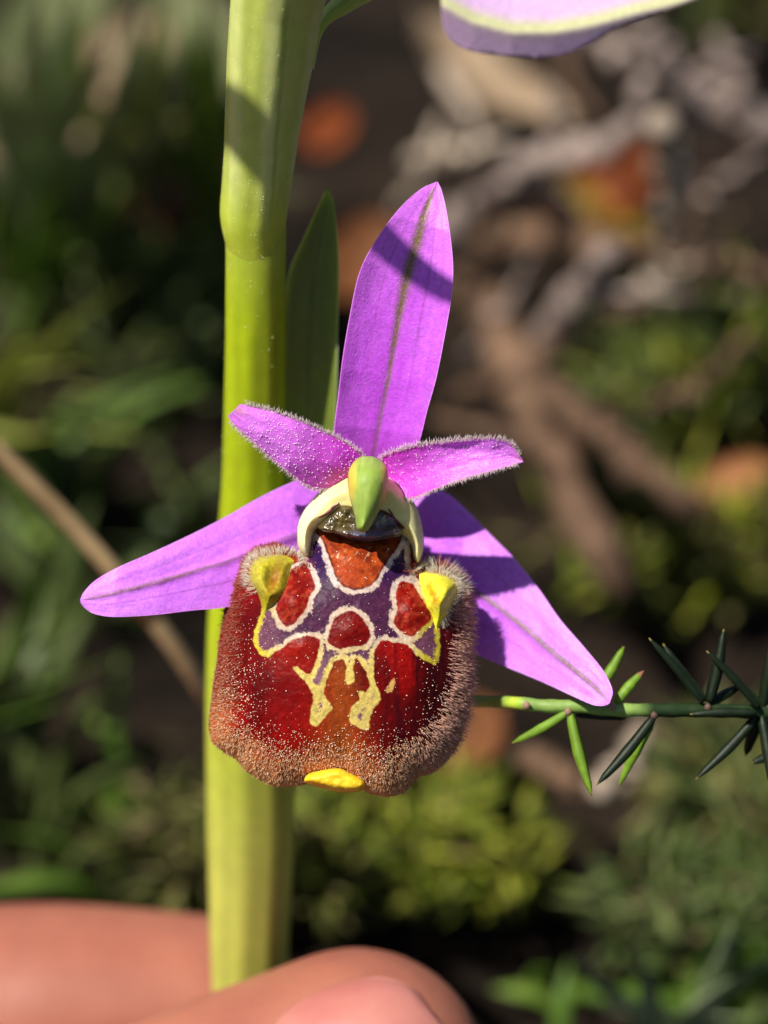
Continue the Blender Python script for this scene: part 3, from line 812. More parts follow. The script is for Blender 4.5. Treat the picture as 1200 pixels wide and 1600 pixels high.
def collar_col(x, y, s):
    c = mixc(lin(236, 224, 140), lin(240, 232, 190), np.clip(sstep(560, 480, x) * 0.7 + sstep(620, 660, x) * 0.5 + 0.5 * (fbm(x / 20, y / 20, 3) - 0.5), 0, 1))
    cv = sdf(smooth_closed(CAVITY, 4), x, y)
    c = mixc(c, mixc(lin(92, 78, 24), lin(50, 40, 14), fbm(x / 10, y / 7, 23)), sstep(-1, 3, cv))
    ridge = np.exp(-(cv / 2.2) ** 2) * sstep(818, 806, y)
    c = mixc(c, lin(120, 34, 20), ridge)
    c = mixc(c, lin(200, 190, 30), 0.7 * np.exp(-(((x - 502) / 10) ** 2 + ((y - 830) / 6) ** 2)))
    return c
collar, _ = pillow('column', COLLAR, collar_depth, lambda x, y, s: 2.0 * np.clip(s / 20, 0, 1) + 0.1, M_wax, orchid, collar_col, res=1.4)
tag(collar, label='pale yellow column around the dark cavity')
STIG = [(497, 824), (507, 811), (518, 801), (528, 792), (540, 789), (575, 795), (597, 796), (611, 803), (621, 815), (630, 829), (623, 839), (600, 843), (575, 846), (548, 843), (525, 835), (507, 831)]
def stig_depth(x, y, s):
    return 1.0 - 0.5 * np.sqrt(1 - (1 - np.clip(s / 9, 0, 1)) ** 2) - 0.45 * np.exp(-((y - 836) / 9) ** 2) * np.clip(s / 6, 0, 1) + 0.4 * (fbm(x / 11, y / 9, 15) - 0.5) - 0.4 * np.exp(-(((x - 614) / 7) ** 2 + ((y - 828) / 6) ** 2))
def stig_col(x, y, s):
    c = mixc(lin(98, 82, 36), lin(54, 46, 26), fbm(x / 10, y / 8, 5))
    c = mixc(c, lin(66, 62, 66), sstep(540, 580, x) * 0.8)
    c = mixc(c, lin(88, 90, 128), 0.7 * sstep(824, 840, y) * np.exp(-((x - 570) / 36) ** 2))  # bluish sheen painted along the lower edge
    return mixc(c, lin(170, 164, 150), 0.6 * np.exp(-(((x - 600) / 14) ** 2 + ((y - 814) / 5) ** 2)))  # small pale highlight painted on
pillow('stigma', STIG, stig_depth, lambda x, y, s: 0.6 + 0 * x, M_gloss, collar, stig_col, res=1.4)[0]
for pts in ([(497, 809), (506, 805), (515, 799), (522, 791), (530, 786)], [(607, 795), (612, 803), (616, 811), (624, 818), (632, 826)]):
    p = spline(pts, 24)
    v, f = tube_data(W(p[:, 0], p[:, 1], collar_depth(p[:, 0], p[:, 1], sdf(smooth_closed(COLLAR, 4), p[:, 0], p[:, 1])) - 0.06), np.interp(np.linspace(0, 1, 24), [0, 0.5, 1], [0.03, 0.085, 0.04]) * 0.001, 8)
    build('cavity_rim', v, f, M_gloss, collar, np.tile(lin(104, 30, 20), (len(v), 1)))
# anther beak
ANTH = [(575, 712), (592, 717), (604, 730), (607, 750), (604, 770), (598, 788), (590, 803), (582, 818), (574, 829), (565, 832), (557, 826), (555, 812), (551, 795), (546, 775), (543, 752), (546, 732), (558, 716)]
def anth_depth(x, y, s):
    w = si(y, [712, 760, 832], [30, 31, 14], 16)
    return si(y, [712, 740, 832], [0.6, -0.2, -0.8], 14) - 1.5 * np.sqrt(1 - (1 - np.clip(s / w, 0, 1)) ** 2) * si(y, [712, 760, 832], [1, 1, 0.65], 16)
def anth_col(x, y, s):
    xc = np.interp(y, [712, 760, 832], [577, 576, 566])
    c = mixc(lin(124, 152, 50), lin(164, 184, 92), fbm(x / 7, y / 16, 5, 4))
    c = mixc(c, lin(206, 184, 70), sstep(15, 26, np.abs(x - xc)) * (1 - sstep(770, 800, y)))
    c = mixc(c, lin(120, 156, 40), 0.5 * np.exp(-(((x - 588) / 8) ** 2 + ((y - 728) / 16) ** 2)))
    return c
pillow('anther', ANTH, anth_depth, lambda x, y, s: 1.4 * np.clip(s / 20, 0, 1) + 0.2, M_wax, collar, anth_col, res=1.4)

# own ovary joining the flower to the stem
p = spline([(575, 800, 4.5), (540, 830, 7), (490, 850, 10), (430, 900, 13), (392, 980, 15)], 40)
v, f = tube_data(W(p[:, 0], p[:, 1], p[:, 2]), np.interp(np.linspace(0, 1, 40), [0, 0.4, 1], [0.0016, 0.0018, 0.0012]), 20)
build('ovary', v, f, M_green, orchid, np.tile(lin(180, 196, 80), (len(v), 1)))

# ---- flower above: part of one pale sepal hangs into view, the rest is over the frame
UP = [(690, -230), (688, -60), (690, 10), (694, 46), (712, 70), (750, 82), (800, 87), (840, 90), (885, 84), (925, 66), (960, 44), (1010, 26), (1070, 6), (1130, -20), (1200, -70), (1180, -200), (900, -300)]
def up_rim(x): return np.interp(x, [690, 740, 800, 860, 920, 1000, 1060, 1130], [6, 34, 50, 50, 40, 18, 4, -24])
def up_depth(x, y, s):
    r = up_rim(x)
    d = -9.0 - 2.6 * np.clip(s / 60, 0, 1) ** 0.7
    a = np.clip(r - y, 0, 400) / 100           # above the rim: leans back and faces the sky
    b = np.clip(y - r, 0, 60) / 40
    return -11.0 + a * 2.6 + b * 0.8
def up_col(x, y, s):
    r = up_rim(x)
    c = mixc(lin(206, 172, 210), lin(194, 156, 204), fbm(x / 60, y / 60, 3))
    c = mixc(c, lin(196, 164, 198), sstep(4, 14, y - r))  # shade of the down-facing fold painted in as lavender
    return mixc(c, lin(186, 192, 124), np.exp(-((y - r + 6) / 13) ** 2) * 0.9)
us, _ = pillow('sepal', UP, up_depth, lambda x, y, s: 0.5 + 0 * x, M_petal, orchid, up_col, res=5)
tag(us, label='pale pink sepal with a green rim on the flower above')

# ================================================================== SPINY SPRIG
def sprig():
    root = thing('asparagus_sprig', 'thin spiny green sprig with needle leaves beside the tip of a magenta sepal', 'sprig', W(1420, 1130, 6))
    pts = [(700, 1094, 9), (760, 1097, 7.5), (800, 1098, 4.2), (850, 1103, 3.6), (905, 1104, 3.3), (960, 1109, 3.2), (1020, 1110, 3.4), (1100, 1110, 3.8), (1190, 1113, 4.2), (1300, 1122, 5), (1420, 1130, 6)]
    p = spline(pts, 120)
    rad = np.interp(np.linspace(0, 1, 120), [0, 0.15, 1], [0.20, 0.27, 0.30]) * (1 + 0.05 * np.sin(np.arange(120)))
    v, f = tube_data(W(p[:, 0], p[:, 1], p[:, 2]), rad * 0.00125, 14)
    xx = np.r_[np.repeat(p[:, 0], 14), 700, 1420]
    c = mixc(lin(146, 172, 92), lin(96, 128, 50), fbm(xx / 30, np.r_[np.tile(np.arange(14), 120), 0, 0] / 3.0, 3))
    c = mixc(c, lin(176, 196, 60), np.exp(-((xx - 806) / 10) ** 2))
    c = mixc(c, lin(34, 52, 24), sstep(985, 1020, xx))  # shade from an unseen caster painted into the right end
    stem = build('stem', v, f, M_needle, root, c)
    for nx, ny, nd in ((823, 1101, 3.2), (957, 1103, 2.9), (888, 1111, 3.0), (1022, 1117, 3.0), (1106, 1104, 3.4)):
        a = spline([(nx - 5, ny, nd), (nx, ny + 1, nd - 0.05), (nx + 5, ny, nd)], 8)
        v, f = tube_data(W(a[:, 0], a[:, 1], a[:, 2]), np.array([0.08, 0.16, 0.21, 0.23, 0.23, 0.2, 0.15, 0.06]) * 0.001, 10)
        build('node_scale', v, f, M_needle, stem, np.tile(lin(150, 118, 100) if nx < 1000 else lin(90, 70, 60), (len(v), 1)))  # right-hand scales painted darker, as in shade
    nd = [((888, 1112), (800, 1161), 1, 3.2, 4.0), ((891, 1114), (925, 1243), 1, 3.0, 2.0), ((1022, 1120), (932, 1227), 0, 3.0, 2.4), ((1020, 1126), (967, 1228), 1, 3.6, 4.4),
          ((900, 1116), (980, 1123), 0, 3.9, 4.2), ((930, 1085), (975, 1010), 1, 4.6, 5.0), ((962, 1098), (1006, 1048), 1, 3.2, 3.4), ((1099, 1098), (1014, 997), 0, 3.5, 3.0),
          ((1103, 1095), (1036, 1006), 0, 3.9, 4.2), ((1108, 1098), (1131, 983), 0, 3.6, 3.6), ((1110, 1100), (1163, 1068), 0, 3.8, 5.2), ((1186, 1106), (1104, 1017), 0, 3.6, 2.8),
          ((1190, 1102), (1150, 1064), 0, 4.4, 4.8), ((1182, 1113), (1078, 1116), 0, 3.4, 3.2), ((1185, 1117), (1087, 1218), 0, 4.0, 3.4), ((1188, 1120), (1165, 1181), 0, 4.2, 5.2),
          ((1190, 1118), (1206, 1232), 0, 3.8, 3.0), ((1191, 1108), (1203, 1012), 0, 4.2, 3.6), ((1212, 1176), (1175, 1192), 0, 5.0, 4.6), ((1192, 1112), (1262, 1060), 0, 4.2, 4.0), ((1192, 1115), (1256, 1180), 0, 4.2, 4.4)]
    for i, (a, b, lit, d0, d1) in enumerate(nd):
        k = 22; t = np.linspace(0, 1, k)
        bx = (b[1] - a[1]) * 0.02 * (-1 if i % 2 else 1); by = -(b[0] - a[0]) * 0.02 * (-1 if i % 2 else 1)
        p = spline([(a[0], a[1], d0), ((a[0] + b[0]) / 2 + bx, (a[1] + b[1]) / 2 + by, (d0 + d1) / 2), (b[0], b[1], d1)], k)
        r = np.interp(t, [0, 0.1, 0.5, 0.86, 0.95, 1], [0.13, 0.22, 0.27, 0.16, 0.07, 0.02]) * 0.00108
        ang = np.linspace(0, 2 * math.pi, 8, endpoint=False)
        v, f = tube_data(W(p[:, 0], p[:, 1], p[:, 2]), r, 8, radial=np.ones((k, 1)) + 0.12 * np.cos(ang * 4)[None], flat=0.85)
        tv = np.r_[np.repeat(t, 8), 0, 1]
        c = np.tile(lin(104, 136, 34), (len(v), 1)) if lit else np.tile(lin(18, 30, 12), (len(v), 1))  # unlit needles painted near-black for shade that has no caster
        c = c * (0.85 + 0.3 * vn(tv * 9, tv * 0 + i, i))[:, None]
        c = mixc(c, lin(150, 130, 70), sstep(0.965, 0.985, tv)) if i != 6 else mixc(c, lin(140, 90, 70), sstep(0.8, 0.88, tv))
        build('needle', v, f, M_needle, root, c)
sprig()

# ================================================================== HAND
def wm(x, y, z): return np.array([x, y, z]) * 0.001
def hand():
    root = thing('hand', 'human hand pinching the orchid stem between thumb and forefinger', 'hand', wm(-125, 15, 0))
    T = {}
    tt = W(556, 1694, 14.5); ti = W(-150, 2040, 18)
    T['thumb'] = ([tt, tt * 0.6 + ti * 0.4, ti, wm(-58, -12, 25), wm(-92, 2, 24), wm(-125, 15, 24)], [7.6, 8.6, 9.2, 9.6, 13, 14])
    it = W(318, 1594, 33.5); idp = W(-120, 1596, 33.5)
    T['index'] = ([it, it * 0.5 + idp * 0.5, idp, wm(-54, 9, 34), wm(-92, 18, 40), wm(-125, 18, 34)], [6.6, 7.4, 7.8, 8.6, 10, 12])
    T['middle'] = ([wm(-60, 16, 11), wm(-46, 22, 13), wm(-44, 28, 19), wm(-60, 33, 25), wm(-95, 30, 32), wm(-125, 22, 30)], [6.4, 7.2, 7.6, 8.4, 10.5, 12])
    T['ring'] = ([wm(-66, 31, 10), wm(-54, 38, 11.5), wm(-52, 43, 15), wm(-68, 47, 20), wm(-100, 41, 26), wm(-127, 28, 27)], [6.2, 6.8, 7.2, 8, 10, 12])
    T['little'] = ([wm(-78, 44, 8.5), wm(-68, 50, 9.5), wm(-68, 55, 13), wm(-82, 57, 16), wm(-107, 50, 21), wm(-128, 33, 25)], [5.4, 5.8, 6.1, 7, 9, 11])
    T['forearm'] = ([wm(-112, 18, 28), wm(-130, 22, 28), wm(-170, 28, 32), wm(-240, 36, 44), wm(-330, 44, 62)], [14, 19, 23, 29, 36])
    T['heel'] = ([wm(-98, 22, 30), wm(-112, 26, 28), wm(-128, 24, 27)], [12, 15, 16])
    datas = []
    for k, (pts, rad) in T.items():
        q = spline(np.hstack([np.array(pts) * 1000, np.array(rad)[:, None]]), 70)
        P = q[:, :3]; r = q[:, 3]
        # rounded ends
        def cap(c, d, rr):
            a = np.linspace(0.08, math.pi / 2, 8)[:-1]
            return c + d * (rr * np.cos(a))[:, None], rr * np.sin(a)
        d0 = P[0] - P[1]; d0 /= np.linalg.norm(d0); d1 = P[-1] - P[-2]; d1 /= np.linalg.norm(d1)
        c0, r0 = cap(P[0], d0, r[0]); c1, r1 = cap(P[-1], d1, r[-1])
        PP = np.vstack([c0, P, c1[::-1]]); rr = np.r_[r0, r, r1[::-1]]
        datas.append(tube_data(PP * 0.001, rr * 0.001, 24))
    v, f = merge(datas)
    m, t, p = mat_base('skin')
    n = t.nodes; l = t.links
    tc = n.new('ShaderNodeTexCoord')
    ns = n.new('ShaderNodeTexNoise'); ns.inputs['Scale'].default_value = 130; ns.inputs['Detail'].default_value = 4
    l.new(tc.outputs['Object'], ns.inputs['Vector'])
    cr = n.new('ShaderNodeValToRGB'); e = cr.color_ramp.elements
    e[0].position = 0.32; e[0].color = (*lin(150, 88, 72), 1); e[1].position = 0.68; e[1].color = (*lin(172, 108, 86), 1)
    l.new(ns.outputs[0], cr.inputs[0]); l.new(cr.outputs[0], p.inputs['Base Color'])
    nb = n.new('ShaderNodeTexVoronoi'); nb.inputs['Scale'].default_value = 2600
    l.new(tc.outputs['Object'], nb.inputs['Vector'])
    bp = n.new('ShaderNodeBump'); bp.inputs['Strength'].default_value = 0.2; bp.inputs['Distance'].default_value = 0.0001
    l.new(nb.outputs[0], bp.inputs['Height']); l.new(bp.outputs[0], p.inputs['Normal'])
    set_in(p, Roughness=0.5, Specular_IOR_Level=0.35, Subsurface_Weight=0.45, Subsurface_Radius=(1.0, 0.35, 0.2), Subsurface_Scale=0.0025)
    o = build('skin', v, f, m, root)
    md = o.modifiers.new('remesh', 'REMESH'); md.mode = 'VOXEL'; md.voxel_size = 0.0009; md.use_smooth_shade = True
    sm = o.modifiers.new('smooth', 'SMOOTH'); sm.factor = 0.5; sm.iterations = 10
    # nails
    def nail(tip, back, dorsal, r, w, L, shift, lab=None):
        a = tip - back; a /= np.linalg.norm(a)
        dn = dorsal - a * (dorsal @ a); dn /= np.linalg.norm(dn); b = np.cross(a, dn)
        nu, nv = 19, 23
        U, V = np.meshgrid(np.linspace(-1, 1, nu), np.linspace(-1, 1, nv))
        # superellipse outline
        sq = np.sqrt(np.clip(1 - np.abs(V) ** 4, 0, 1)) ** 0.5
        ph = U * w * sq
        x = shift + V * L * (1 - 0.10 * U ** 2 * (V > 0))
        rr = np.sqrt(np.clip(r * r - np.clip(x, 0, r * 0.98) ** 2 * 0.75, 0.2, None)) * 1.0 + 0.30 - 0.9 * U ** 4 * (np.abs(U) > 0) - 0.5 * np.abs(V) ** 6
        top = tip + (a * x[..., None] + (dn * np.cos(ph)[..., None] + b * np.sin(ph)[..., None]) * rr[..., None]) * 0.001
        bot = top - (dn * np.cos(ph)[..., None] + b * np.sin(ph)[..., None]) * 0.0025
        n_ = nu * nv
        i = np.arange(nv - 1)[:, None] * nu; j = np.arange(nu - 1)[None]
        f1 = np.stack([i + j, i + j + 1, i + nu + j + 1, i + nu + j], -1).reshape(-1, 4)
        per = np.r_[np.arange(nu), np.arange(1, nv) * nu + nu - 1, (nv - 1) * nu + np.arange(nu - 2, -1, -1), np.arange(nv - 2, 0, -1) * nu]
        pn = np.roll(per, -1)
        ob = build('fingernail', np.vstack([top.reshape(-1, 3), bot.reshape(-1, 3)]), [np.vstack([f1, f1[:, ::-1] + n_, np.stack([per, pn, pn + n_, per + n_], 1)])], M_nail, root)
        if lab: tag(ob, label=lab)
    nail(tt, ti, bk * 0.93 + up * 0.36 + rt * 0.1, 7.6, 0.80, 4.9, 2.0, 'pink thumbnail')
    nail(it, idp, -bk * 0.8 - up * 0.2, 6.7, 0.85, 5.2, 1.0)
    for k, dv in (('middle', (0, -0.2, -1)), ('ring', (0, -0.2, -1)), ('little', (0, -0.2, -1))):
        P, r = T[k]; nail(P[0], P[1], np.array(dv, float), r[0], 0.85, 4.8, 1.0)
hand()

# ================================================================== BACKGROUND
def bent(pts, n=26, wob=0.0005):
    p = spline(pts, n)
    return p + RNG.normal(0, wob, p.shape) * np.sin(np.linspace(0, math.pi, n))[:, None]

M_twig = {
    'grey': plain('twig_grey', tuple(lin(104, 90, 84)), tuple(lin(164, 146, 136)), 300, rough=0.85, stretch=(1, 1, 1)),
    'pale': plain('twig_pale', tuple(lin(140, 124, 108)), tuple(lin(196, 178, 158)), 300, rough=0.8),
    'brown': plain('twig_brown', tuple(lin(70, 52, 40)), tuple(lin(120, 94, 74)), 260, rough=0.85),
    'straw': plain('straw', tuple(lin(150, 124, 88)), tuple(lin(186, 158, 116)), 260, rough=0.6),
}
def twig(label, cat, pts, rad, kind, name='twig', knots=(), group=None, ends=True):
    """pts = (px, py, mm above the ground)"""
    P = np.array([G(x, y, h + 8) for x, y, h in pts])
    # carry both ends on to the litter
    path = bent(P)
    lo = path[np.argmin(path[:, 2])]
    root = thing(name, label, cat, (lo[0], lo[1], max(0.0, lo[2])), group)
    n = len(path); t = np.linspace(0, 1, n)
    r = rad * np.interp(t, [0, 0.04, 0.95, 1], [0.7, 1, 0.75, 0.4]) * 0.001 * (1 + 0.10 * np.sin(t * 21 + rad))
    v, f = tube_data(path, r, 9)
    st = build('stalk', v, f, M_twig[kind], root)
    for (u, dx, dy, dz, L) in knots:
        i = int(u * (n - 1)); d = np.array([dx, dy, dz], float); d /= np.linalg.norm(d)
        q = np.array([path[i], path[i] + d * L * 0.5 * 0.001 + np.array([0, 0, 0.0008]), path[i] + d * L * 0.001])
        v, f = tube_data(spline(q, 9), np.linspace(0.6, 0.25, 9) * r[i], 7)
        build('side_shoot', v, f, M_twig[kind], root)
    return root

TW = [
 ('short pale grey twig leaning above the elbow-shaped twig', [(1005, 40, 34), (1040, 110, 30), (1078, 165, 26), (1104, 205, 22)], 1.25, 'grey', ((0.5, 1, 0.2, 0.4, 8),)),
 ('grey twig bent like an elbow above the orange leaf', [(800, 262, 20), (860, 248, 22), (925, 240, 24), (975, 215, 26), (1000, 180, 28), (1008, 120, 32)], 1.35, 'grey', ((0.35, -0.3, 0.3, 1, 7),)),
 ('stubby grey twig below the bend of the elbow-shaped twig', [(822, 258, 18), (850, 292, 14), (880, 320, 10), (905, 350, 5)], 1.2, 'grey', ()),
 ('pale upright stick beside the orange leaf', [(1032, 190, 38), (1044, 250, 30), (1050, 320, 22), (1054, 390, 12)], 1.35, 'pale', ()),
 ('grey twig rising beside the tip of the upright sepal', [(660, 400, 5), (705, 350, 12), (745, 322, 16), (800, 286, 22)], 1.25, 'grey', ((0.6, 0.6, 0.5, 0.3, 9),)),
 ('leaning grey twig between the dark hollow and the fallen leaves', [(828, 556, 6), (870, 505, 12), (912, 450, 18), (962, 385, 24)], 1.5, 'grey', ((0.55, 1, 0, 0.1, 12),)),
 ('thick brown branch lying behind the sepal', [(760, 470, 8), (800, 560, 9), (850, 680, 10), (905, 800, 11), (975, 930, 8)], 2.3, 'brown', ((0.3, 1, 0.3, 0.4, 14), (0.7, -1, 0.2, 0.3, 12))),
 ('brown stick slanting down to the orange fallen leaf', [(850, 610, 14), (930, 670, 15), (1010, 735, 14), (1100, 810, 10)], 1.7, 'brown', ()),
 ('long brown stick lying behind the pale upright stick', [(760, 370, 6), (880, 372, 8), (1000, 400, 9), (1120, 420, 8), (1280, 445, 6)], 1.9, 'brown', ((0.6, 0.2, 0.3, 1, 10),)),
 ('curved grey twig lying past the pale upright stick', [(1080, 140, 18), (1130, 160, 20), (1190, 195, 20), (1260, 260, 14)], 1.7, 'grey', ()),
 ('dark slender twig lying in the shade of the hollow', [(680, 470, 4), (720, 445, 8), (765, 380, 14), (790, 310, 18)], 1.1, 'brown', ()),
 ('pale broken twig on the litter by the yellow-green shrub', [(930, 1240, 6), (975, 1190, 8), (1010, 1130, 10)], 0.9, 'pale', ()),
 ('grey twig lying beyond the grass', [(20, 130, 8), (120, 165, 12), (210, 225, 12), (300, 330, 6)], 1.6, 'brown', ()),
 ('short brown twig among the dark litter under the spiny sprig', [(820, 1180, 4), (880, 1215, 6), (960, 1250, 5)], 1.1, 'brown', ()),
]
for lab, pts, rad, kd, kn in TW:
    twig(lab, 'twig', pts, rad, kd, knots=kn)

for lab, pts, kd in [
 ('thin pale stick near the grey brown leaf under the hanging sepal', [(690, 110, 10), (740, 190, 16), (770, 280, 10)], 'pale'),
 ('thin brown stick crossing behind the elbow-shaped twig', [(880, 60, 16), (905, 150, 22), (960, 250, 14)], 'brown'),
 ('thin pale stick lying level past the tip of the upright sepal', [(640, 250, 8), (720, 240, 14), (800, 215, 16)], 'pale'),
 ('thin grey stick rising past the pale upright stick', [(1090, 330, 10), (1130, 280, 20), (1190, 240, 24)], 'grey'),
 ('thin pale stick slanting over the long brown stick', [(980, 470, 6), (1040, 430, 14), (1120, 380, 20)], 'pale'),
 ('thin grey stick next to the top of the elbow-shaped twig', [(930, 60, 20), (990, 90, 24), (1060, 70, 26)], 'grey'),
 ('thin grey stick crossing the curved grey twig', [(1120, 60, 20), (1150, 130, 24), (1145, 230, 14)], 'grey'),
 ('thin grey stick leaning across the thick brown branch', [(730, 560, 4), (790, 480, 12), (830, 400, 18)], 'grey'),
 ('thin brown stick standing at the end of the long brown stick', [(1070, 470, 8), (1110, 430, 12), (1150, 330, 20)], 'brown'),
 ('thin brown stick lying on the soil above the petal pointing away from the stem', [(700, 640, 4), (760, 600, 10), (830, 590, 10)], 'brown'),
 ('thin brown stick lying over the green needle shrub', [(1010, 640, 10), (1090, 600, 14), (1180, 520, 18)], 'brown'),
 ('thin pale stick beside the pointed tip of the upright sepal', [(620, 330, 4), (670, 260, 12), (690, 180, 16)], 'pale'),
]:
    twig(lab, 'twig', pts, random.uniform(0.5, 0.85), kd, group='thin sticks in the brushwood heap')

# dry straw behind the stem
def straw():
    a = [W(-170, 520, 26), W(0, 705, 30), W(120, 828, 33), W(240, 968, 36), W(330, 1095, 41), W(385, 1180, 50), W(405, 1235, 70)]
    g_ = np.array(a[-1]); g_[2] = 0; a.append(g_ + np.array([0.001, 0.006, 0]))
    p = spline(np.array(a), 60)
    root = thing('dry_straw', 'beige dry grass stalk slanting behind the orchid stem', 'straw', p[-1])
    v, f = tube_data(p, np.linspace(0.55, 0.75, 60) * 0.001, 10)
    st = build('stalk', v, f, M_twig['straw'], root)
    for u in (0.3, 0.62):
        i = int(u * 59); v, f = tube_data(p[i - 1:i + 2], np.array([0.72, 0.86, 0.72]) * 0.001, 10)
        build('node', v, f, M_twig['straw'], root)
straw()

# fallen leaves
def leaf_mat(nm, a, b): return plain('leaf_' + nm, tuple(lin(*a)), tuple(lin(*b)), 120, rough=0.6, transl=0.25, bump=0.4)
M_leaf = {'orange': leaf_mat('orange', (118, 56, 24), (150, 76, 36)), 'brown': leaf_mat('brown', (104, 62, 36), (140, 90, 54)), 'peach': leaf_mat('peach', (150, 96, 58), (190, 132, 88)),
          'beige': leaf_mat('beige', (150, 126, 100), (180, 156, 128)), 'olive': leaf_mat('olive', (84, 92, 58), (120, 124, 84)), 'ochre': leaf_mat('ochre', (120, 96, 24), (150, 120, 40))}
def fallen_leaf(label, px, py, h, L, wd, yaw, tilt, kind, roll=0.2):
    c = G(px, py, h)
    root = thing('fallen_leaf', label, 'leaf', (c[0], c[1], max(c[2] - 0.004, 0)))
    n, m = 17, 9
    t = np.linspace(-1, 1, n); u = np.linspace(-1, 1, m)
    T_, U_ = np.meshgrid(t, u, indexing='ij')
    half = wd / 2 * np.sqrt(np.clip(1 - np.abs(T_) ** 2.2, 0, 1)) + 0.0001
    x = T_ * L / 2; y = U_ * half * (1 + 0.08 * np.sin(T_ * 17 + U_)); z = 0.25 * wd * U_ ** 2 * np.sqrt(np.clip(1 - T_ ** 2, 0, 1)) + 0.14 * L * T_ ** 2 + 0.03 * wd * np.sin(T_ * 9 + 2 * U_)
    def place(x, y, z):
        P = np.stack([x, y, z], -1)
        cr_, sr_ = math.cos(roll), math.sin(roll); P = np.stack([P[..., 0], P[..., 1] * cr_ - P[..., 2] * sr_, P[..., 1] * sr_ + P[..., 2] * cr_], -1)
        ct, st_ = math.cos(tilt), math.sin(tilt); P = np.stack([P[..., 0] * ct - P[..., 2] * st_, P[..., 1], P[..., 0] * st_ + P[..., 2] * ct], -1)
        cy_, sy_ = math.cos(yaw), math.sin(yaw); P = np.stack([P[..., 0] * cy_ - P[..., 1] * sy_, P[..., 0] * sy_ + P[..., 1] * cy_, P[..., 2]], -1)
        return c + P
    top = place(x, y, z).reshape(-1, 3); bot = place(x, y, z - 0.0003).reshape(-1, 3)
    i = np.arange(n - 1)[:, None] * m; j = np.arange(m - 1)[None]
    f1 = np.stack([i + j, i + m + j, i + m + j + 1, i + j + 1], -1).reshape(-1, 4)
    per = np.r_[np.arange(m), np.arange(1, n) * m + m - 1, (n - 1) * m + np.arange(m - 2, -1, -1), np.arange(n - 2, 0, -1) * m]; pn = np.roll(per, -1)
    build('leaf_blade', np.vstack([top, bot]), [np.vstack([f1, f1[:, ::-1] + n * m, np.stack([per, per + n * m, pn + n * m, pn], 1)])], M_leaf[kind], root)
    mr = place(t * L / 2 * 1.15, t * 0, 0.14 * L * t ** 2 + 0.0003)
    v, f = tube_data(mr, np.linspace(0.0004, 0.0002, n), 6)
    build('midrib', v, f, M_leaf[kind], root)
for a in [
 ('small rust orange leaf near the top of the orchid stem', 512, 205, 14, 0.0062, 0.0052, 0.4, 0.5, 'orange', 0.5),
 ('brown curled leaf in the dark beyond the grass', 248, 325, 10, 0.0085, 0.0060, 0.9, 0.3, 'brown', 0.4),
 ('bright orange leaf under the elbow-shaped twig', 955, 300, 4, 0.013, 0.0075, 0.2, 0.35, 'orange', 0.4),
 ('ochre leaf lying below the orange leaf', 930, 345, 3, 0.012, 0.006, 2.4, 0.2, 'ochre', 0.3),
 ('peach coloured leaf beside the yellow-green shrub', 1152, 765, 14, 0.0070, 0.0050, 0.1, 0.35, 'peach', 0.3),
 ('pinkish beige leaf among the far grass', 185, 110, 12, 0.014, 0.009, 0.7, 0.4, 'beige', 0.3),
 ('pale crumpled leaf on the soil behind the orchid stem', 240, 1270, 2, 0.008, 0.0035, 2.2, 0.3, 'beige', 0.9),
 ('brown leaf lying under the leaning grey twig', 895, 395, 6, 0.012, 0.006, 2.7, 0.3, 'brown', 0.4),
 ('dull brown leaf on the litter below the spiny sprig', 690, 1180, 6, 0.012, 0.007, 0.5, 0.3, 'brown', 0.3),
 ('rust coloured leaf behind the bract', 560, 420, 4, 0.012, 0.008, 1.0, 0.3, 'brown', 0.2),
 ('flat olive leaf in the far blurred corner under the grey green grass', 70, 60, 6, 0.030, 0.013, 1.2, 0.1, 'olive', 0.1),
 ('flat dull leaf beside the pinkish beige leaf', 300, 90, 6, 0.026, 0.012, 2.0, 0.1, 'olive', 0.1),
 ('long dull leaf lying under the brown twig beyond the grass', 110, 235, 5, 0.024, 0.008, 0.4, 0.1, 'beige', 0.1),
 ('grey brown leaf lying under the pale hanging sepal', 760, 150, 5, 0.026, 0.010, 2.2, 0.1, 'beige', 0.2),
 ('small beige leaf in the shade below the long brown stick', 1130, 470, 5, 0.012, 0.006, 1.8, 0.2, 'beige', 0.2)]:
    fallen_leaf(*a)

# grass tufts
M_grass = {'green': plain('grass_green', tuple(lin(84, 116, 40)), tuple(lin(124, 152, 62)), 120, rough=0.45, spec=0.4, transl=0.3, bump=0.1),
           'olive': plain('grass_olive', tuple(lin(150, 160, 66)), tuple(lin(190, 194, 104)), 120, rough=0.45, spec=0.4, transl=0.3, bump=0.1),
           'dark': plain('grass_dark', tuple(lin(76, 92, 44)), tuple(lin(112, 124, 70)), 120, rough=0.45, spec=0.4, transl=0.25, bump=0.1),
           'blue': plain('grass_blue', tuple(lin(140, 158, 112)), tuple(lin(186, 198, 160)), 120, rough=0.35, spec=0.5, transl=0.25, bump=0.1)}
def blade_tube(P, w, flat=0.22):
    n = len(P); t = np.linspace(0, 1, n)
    return tube_data(P, w / 2 * np.interp(t, [0, 0.2, 0.7, 1], [0.7, 1, 0.8, 0.06]), 6, flat=flat)
def tuft(label, base, blades, kind, name='grass_tuft', cat='grass'):
    b = np.array(base); root = thing(name, label, cat, b)
    for P, w in blades:
        v, f = blade_tube(np.asarray(P), w)
        build('blade', v, f, M_grass[kind], root)
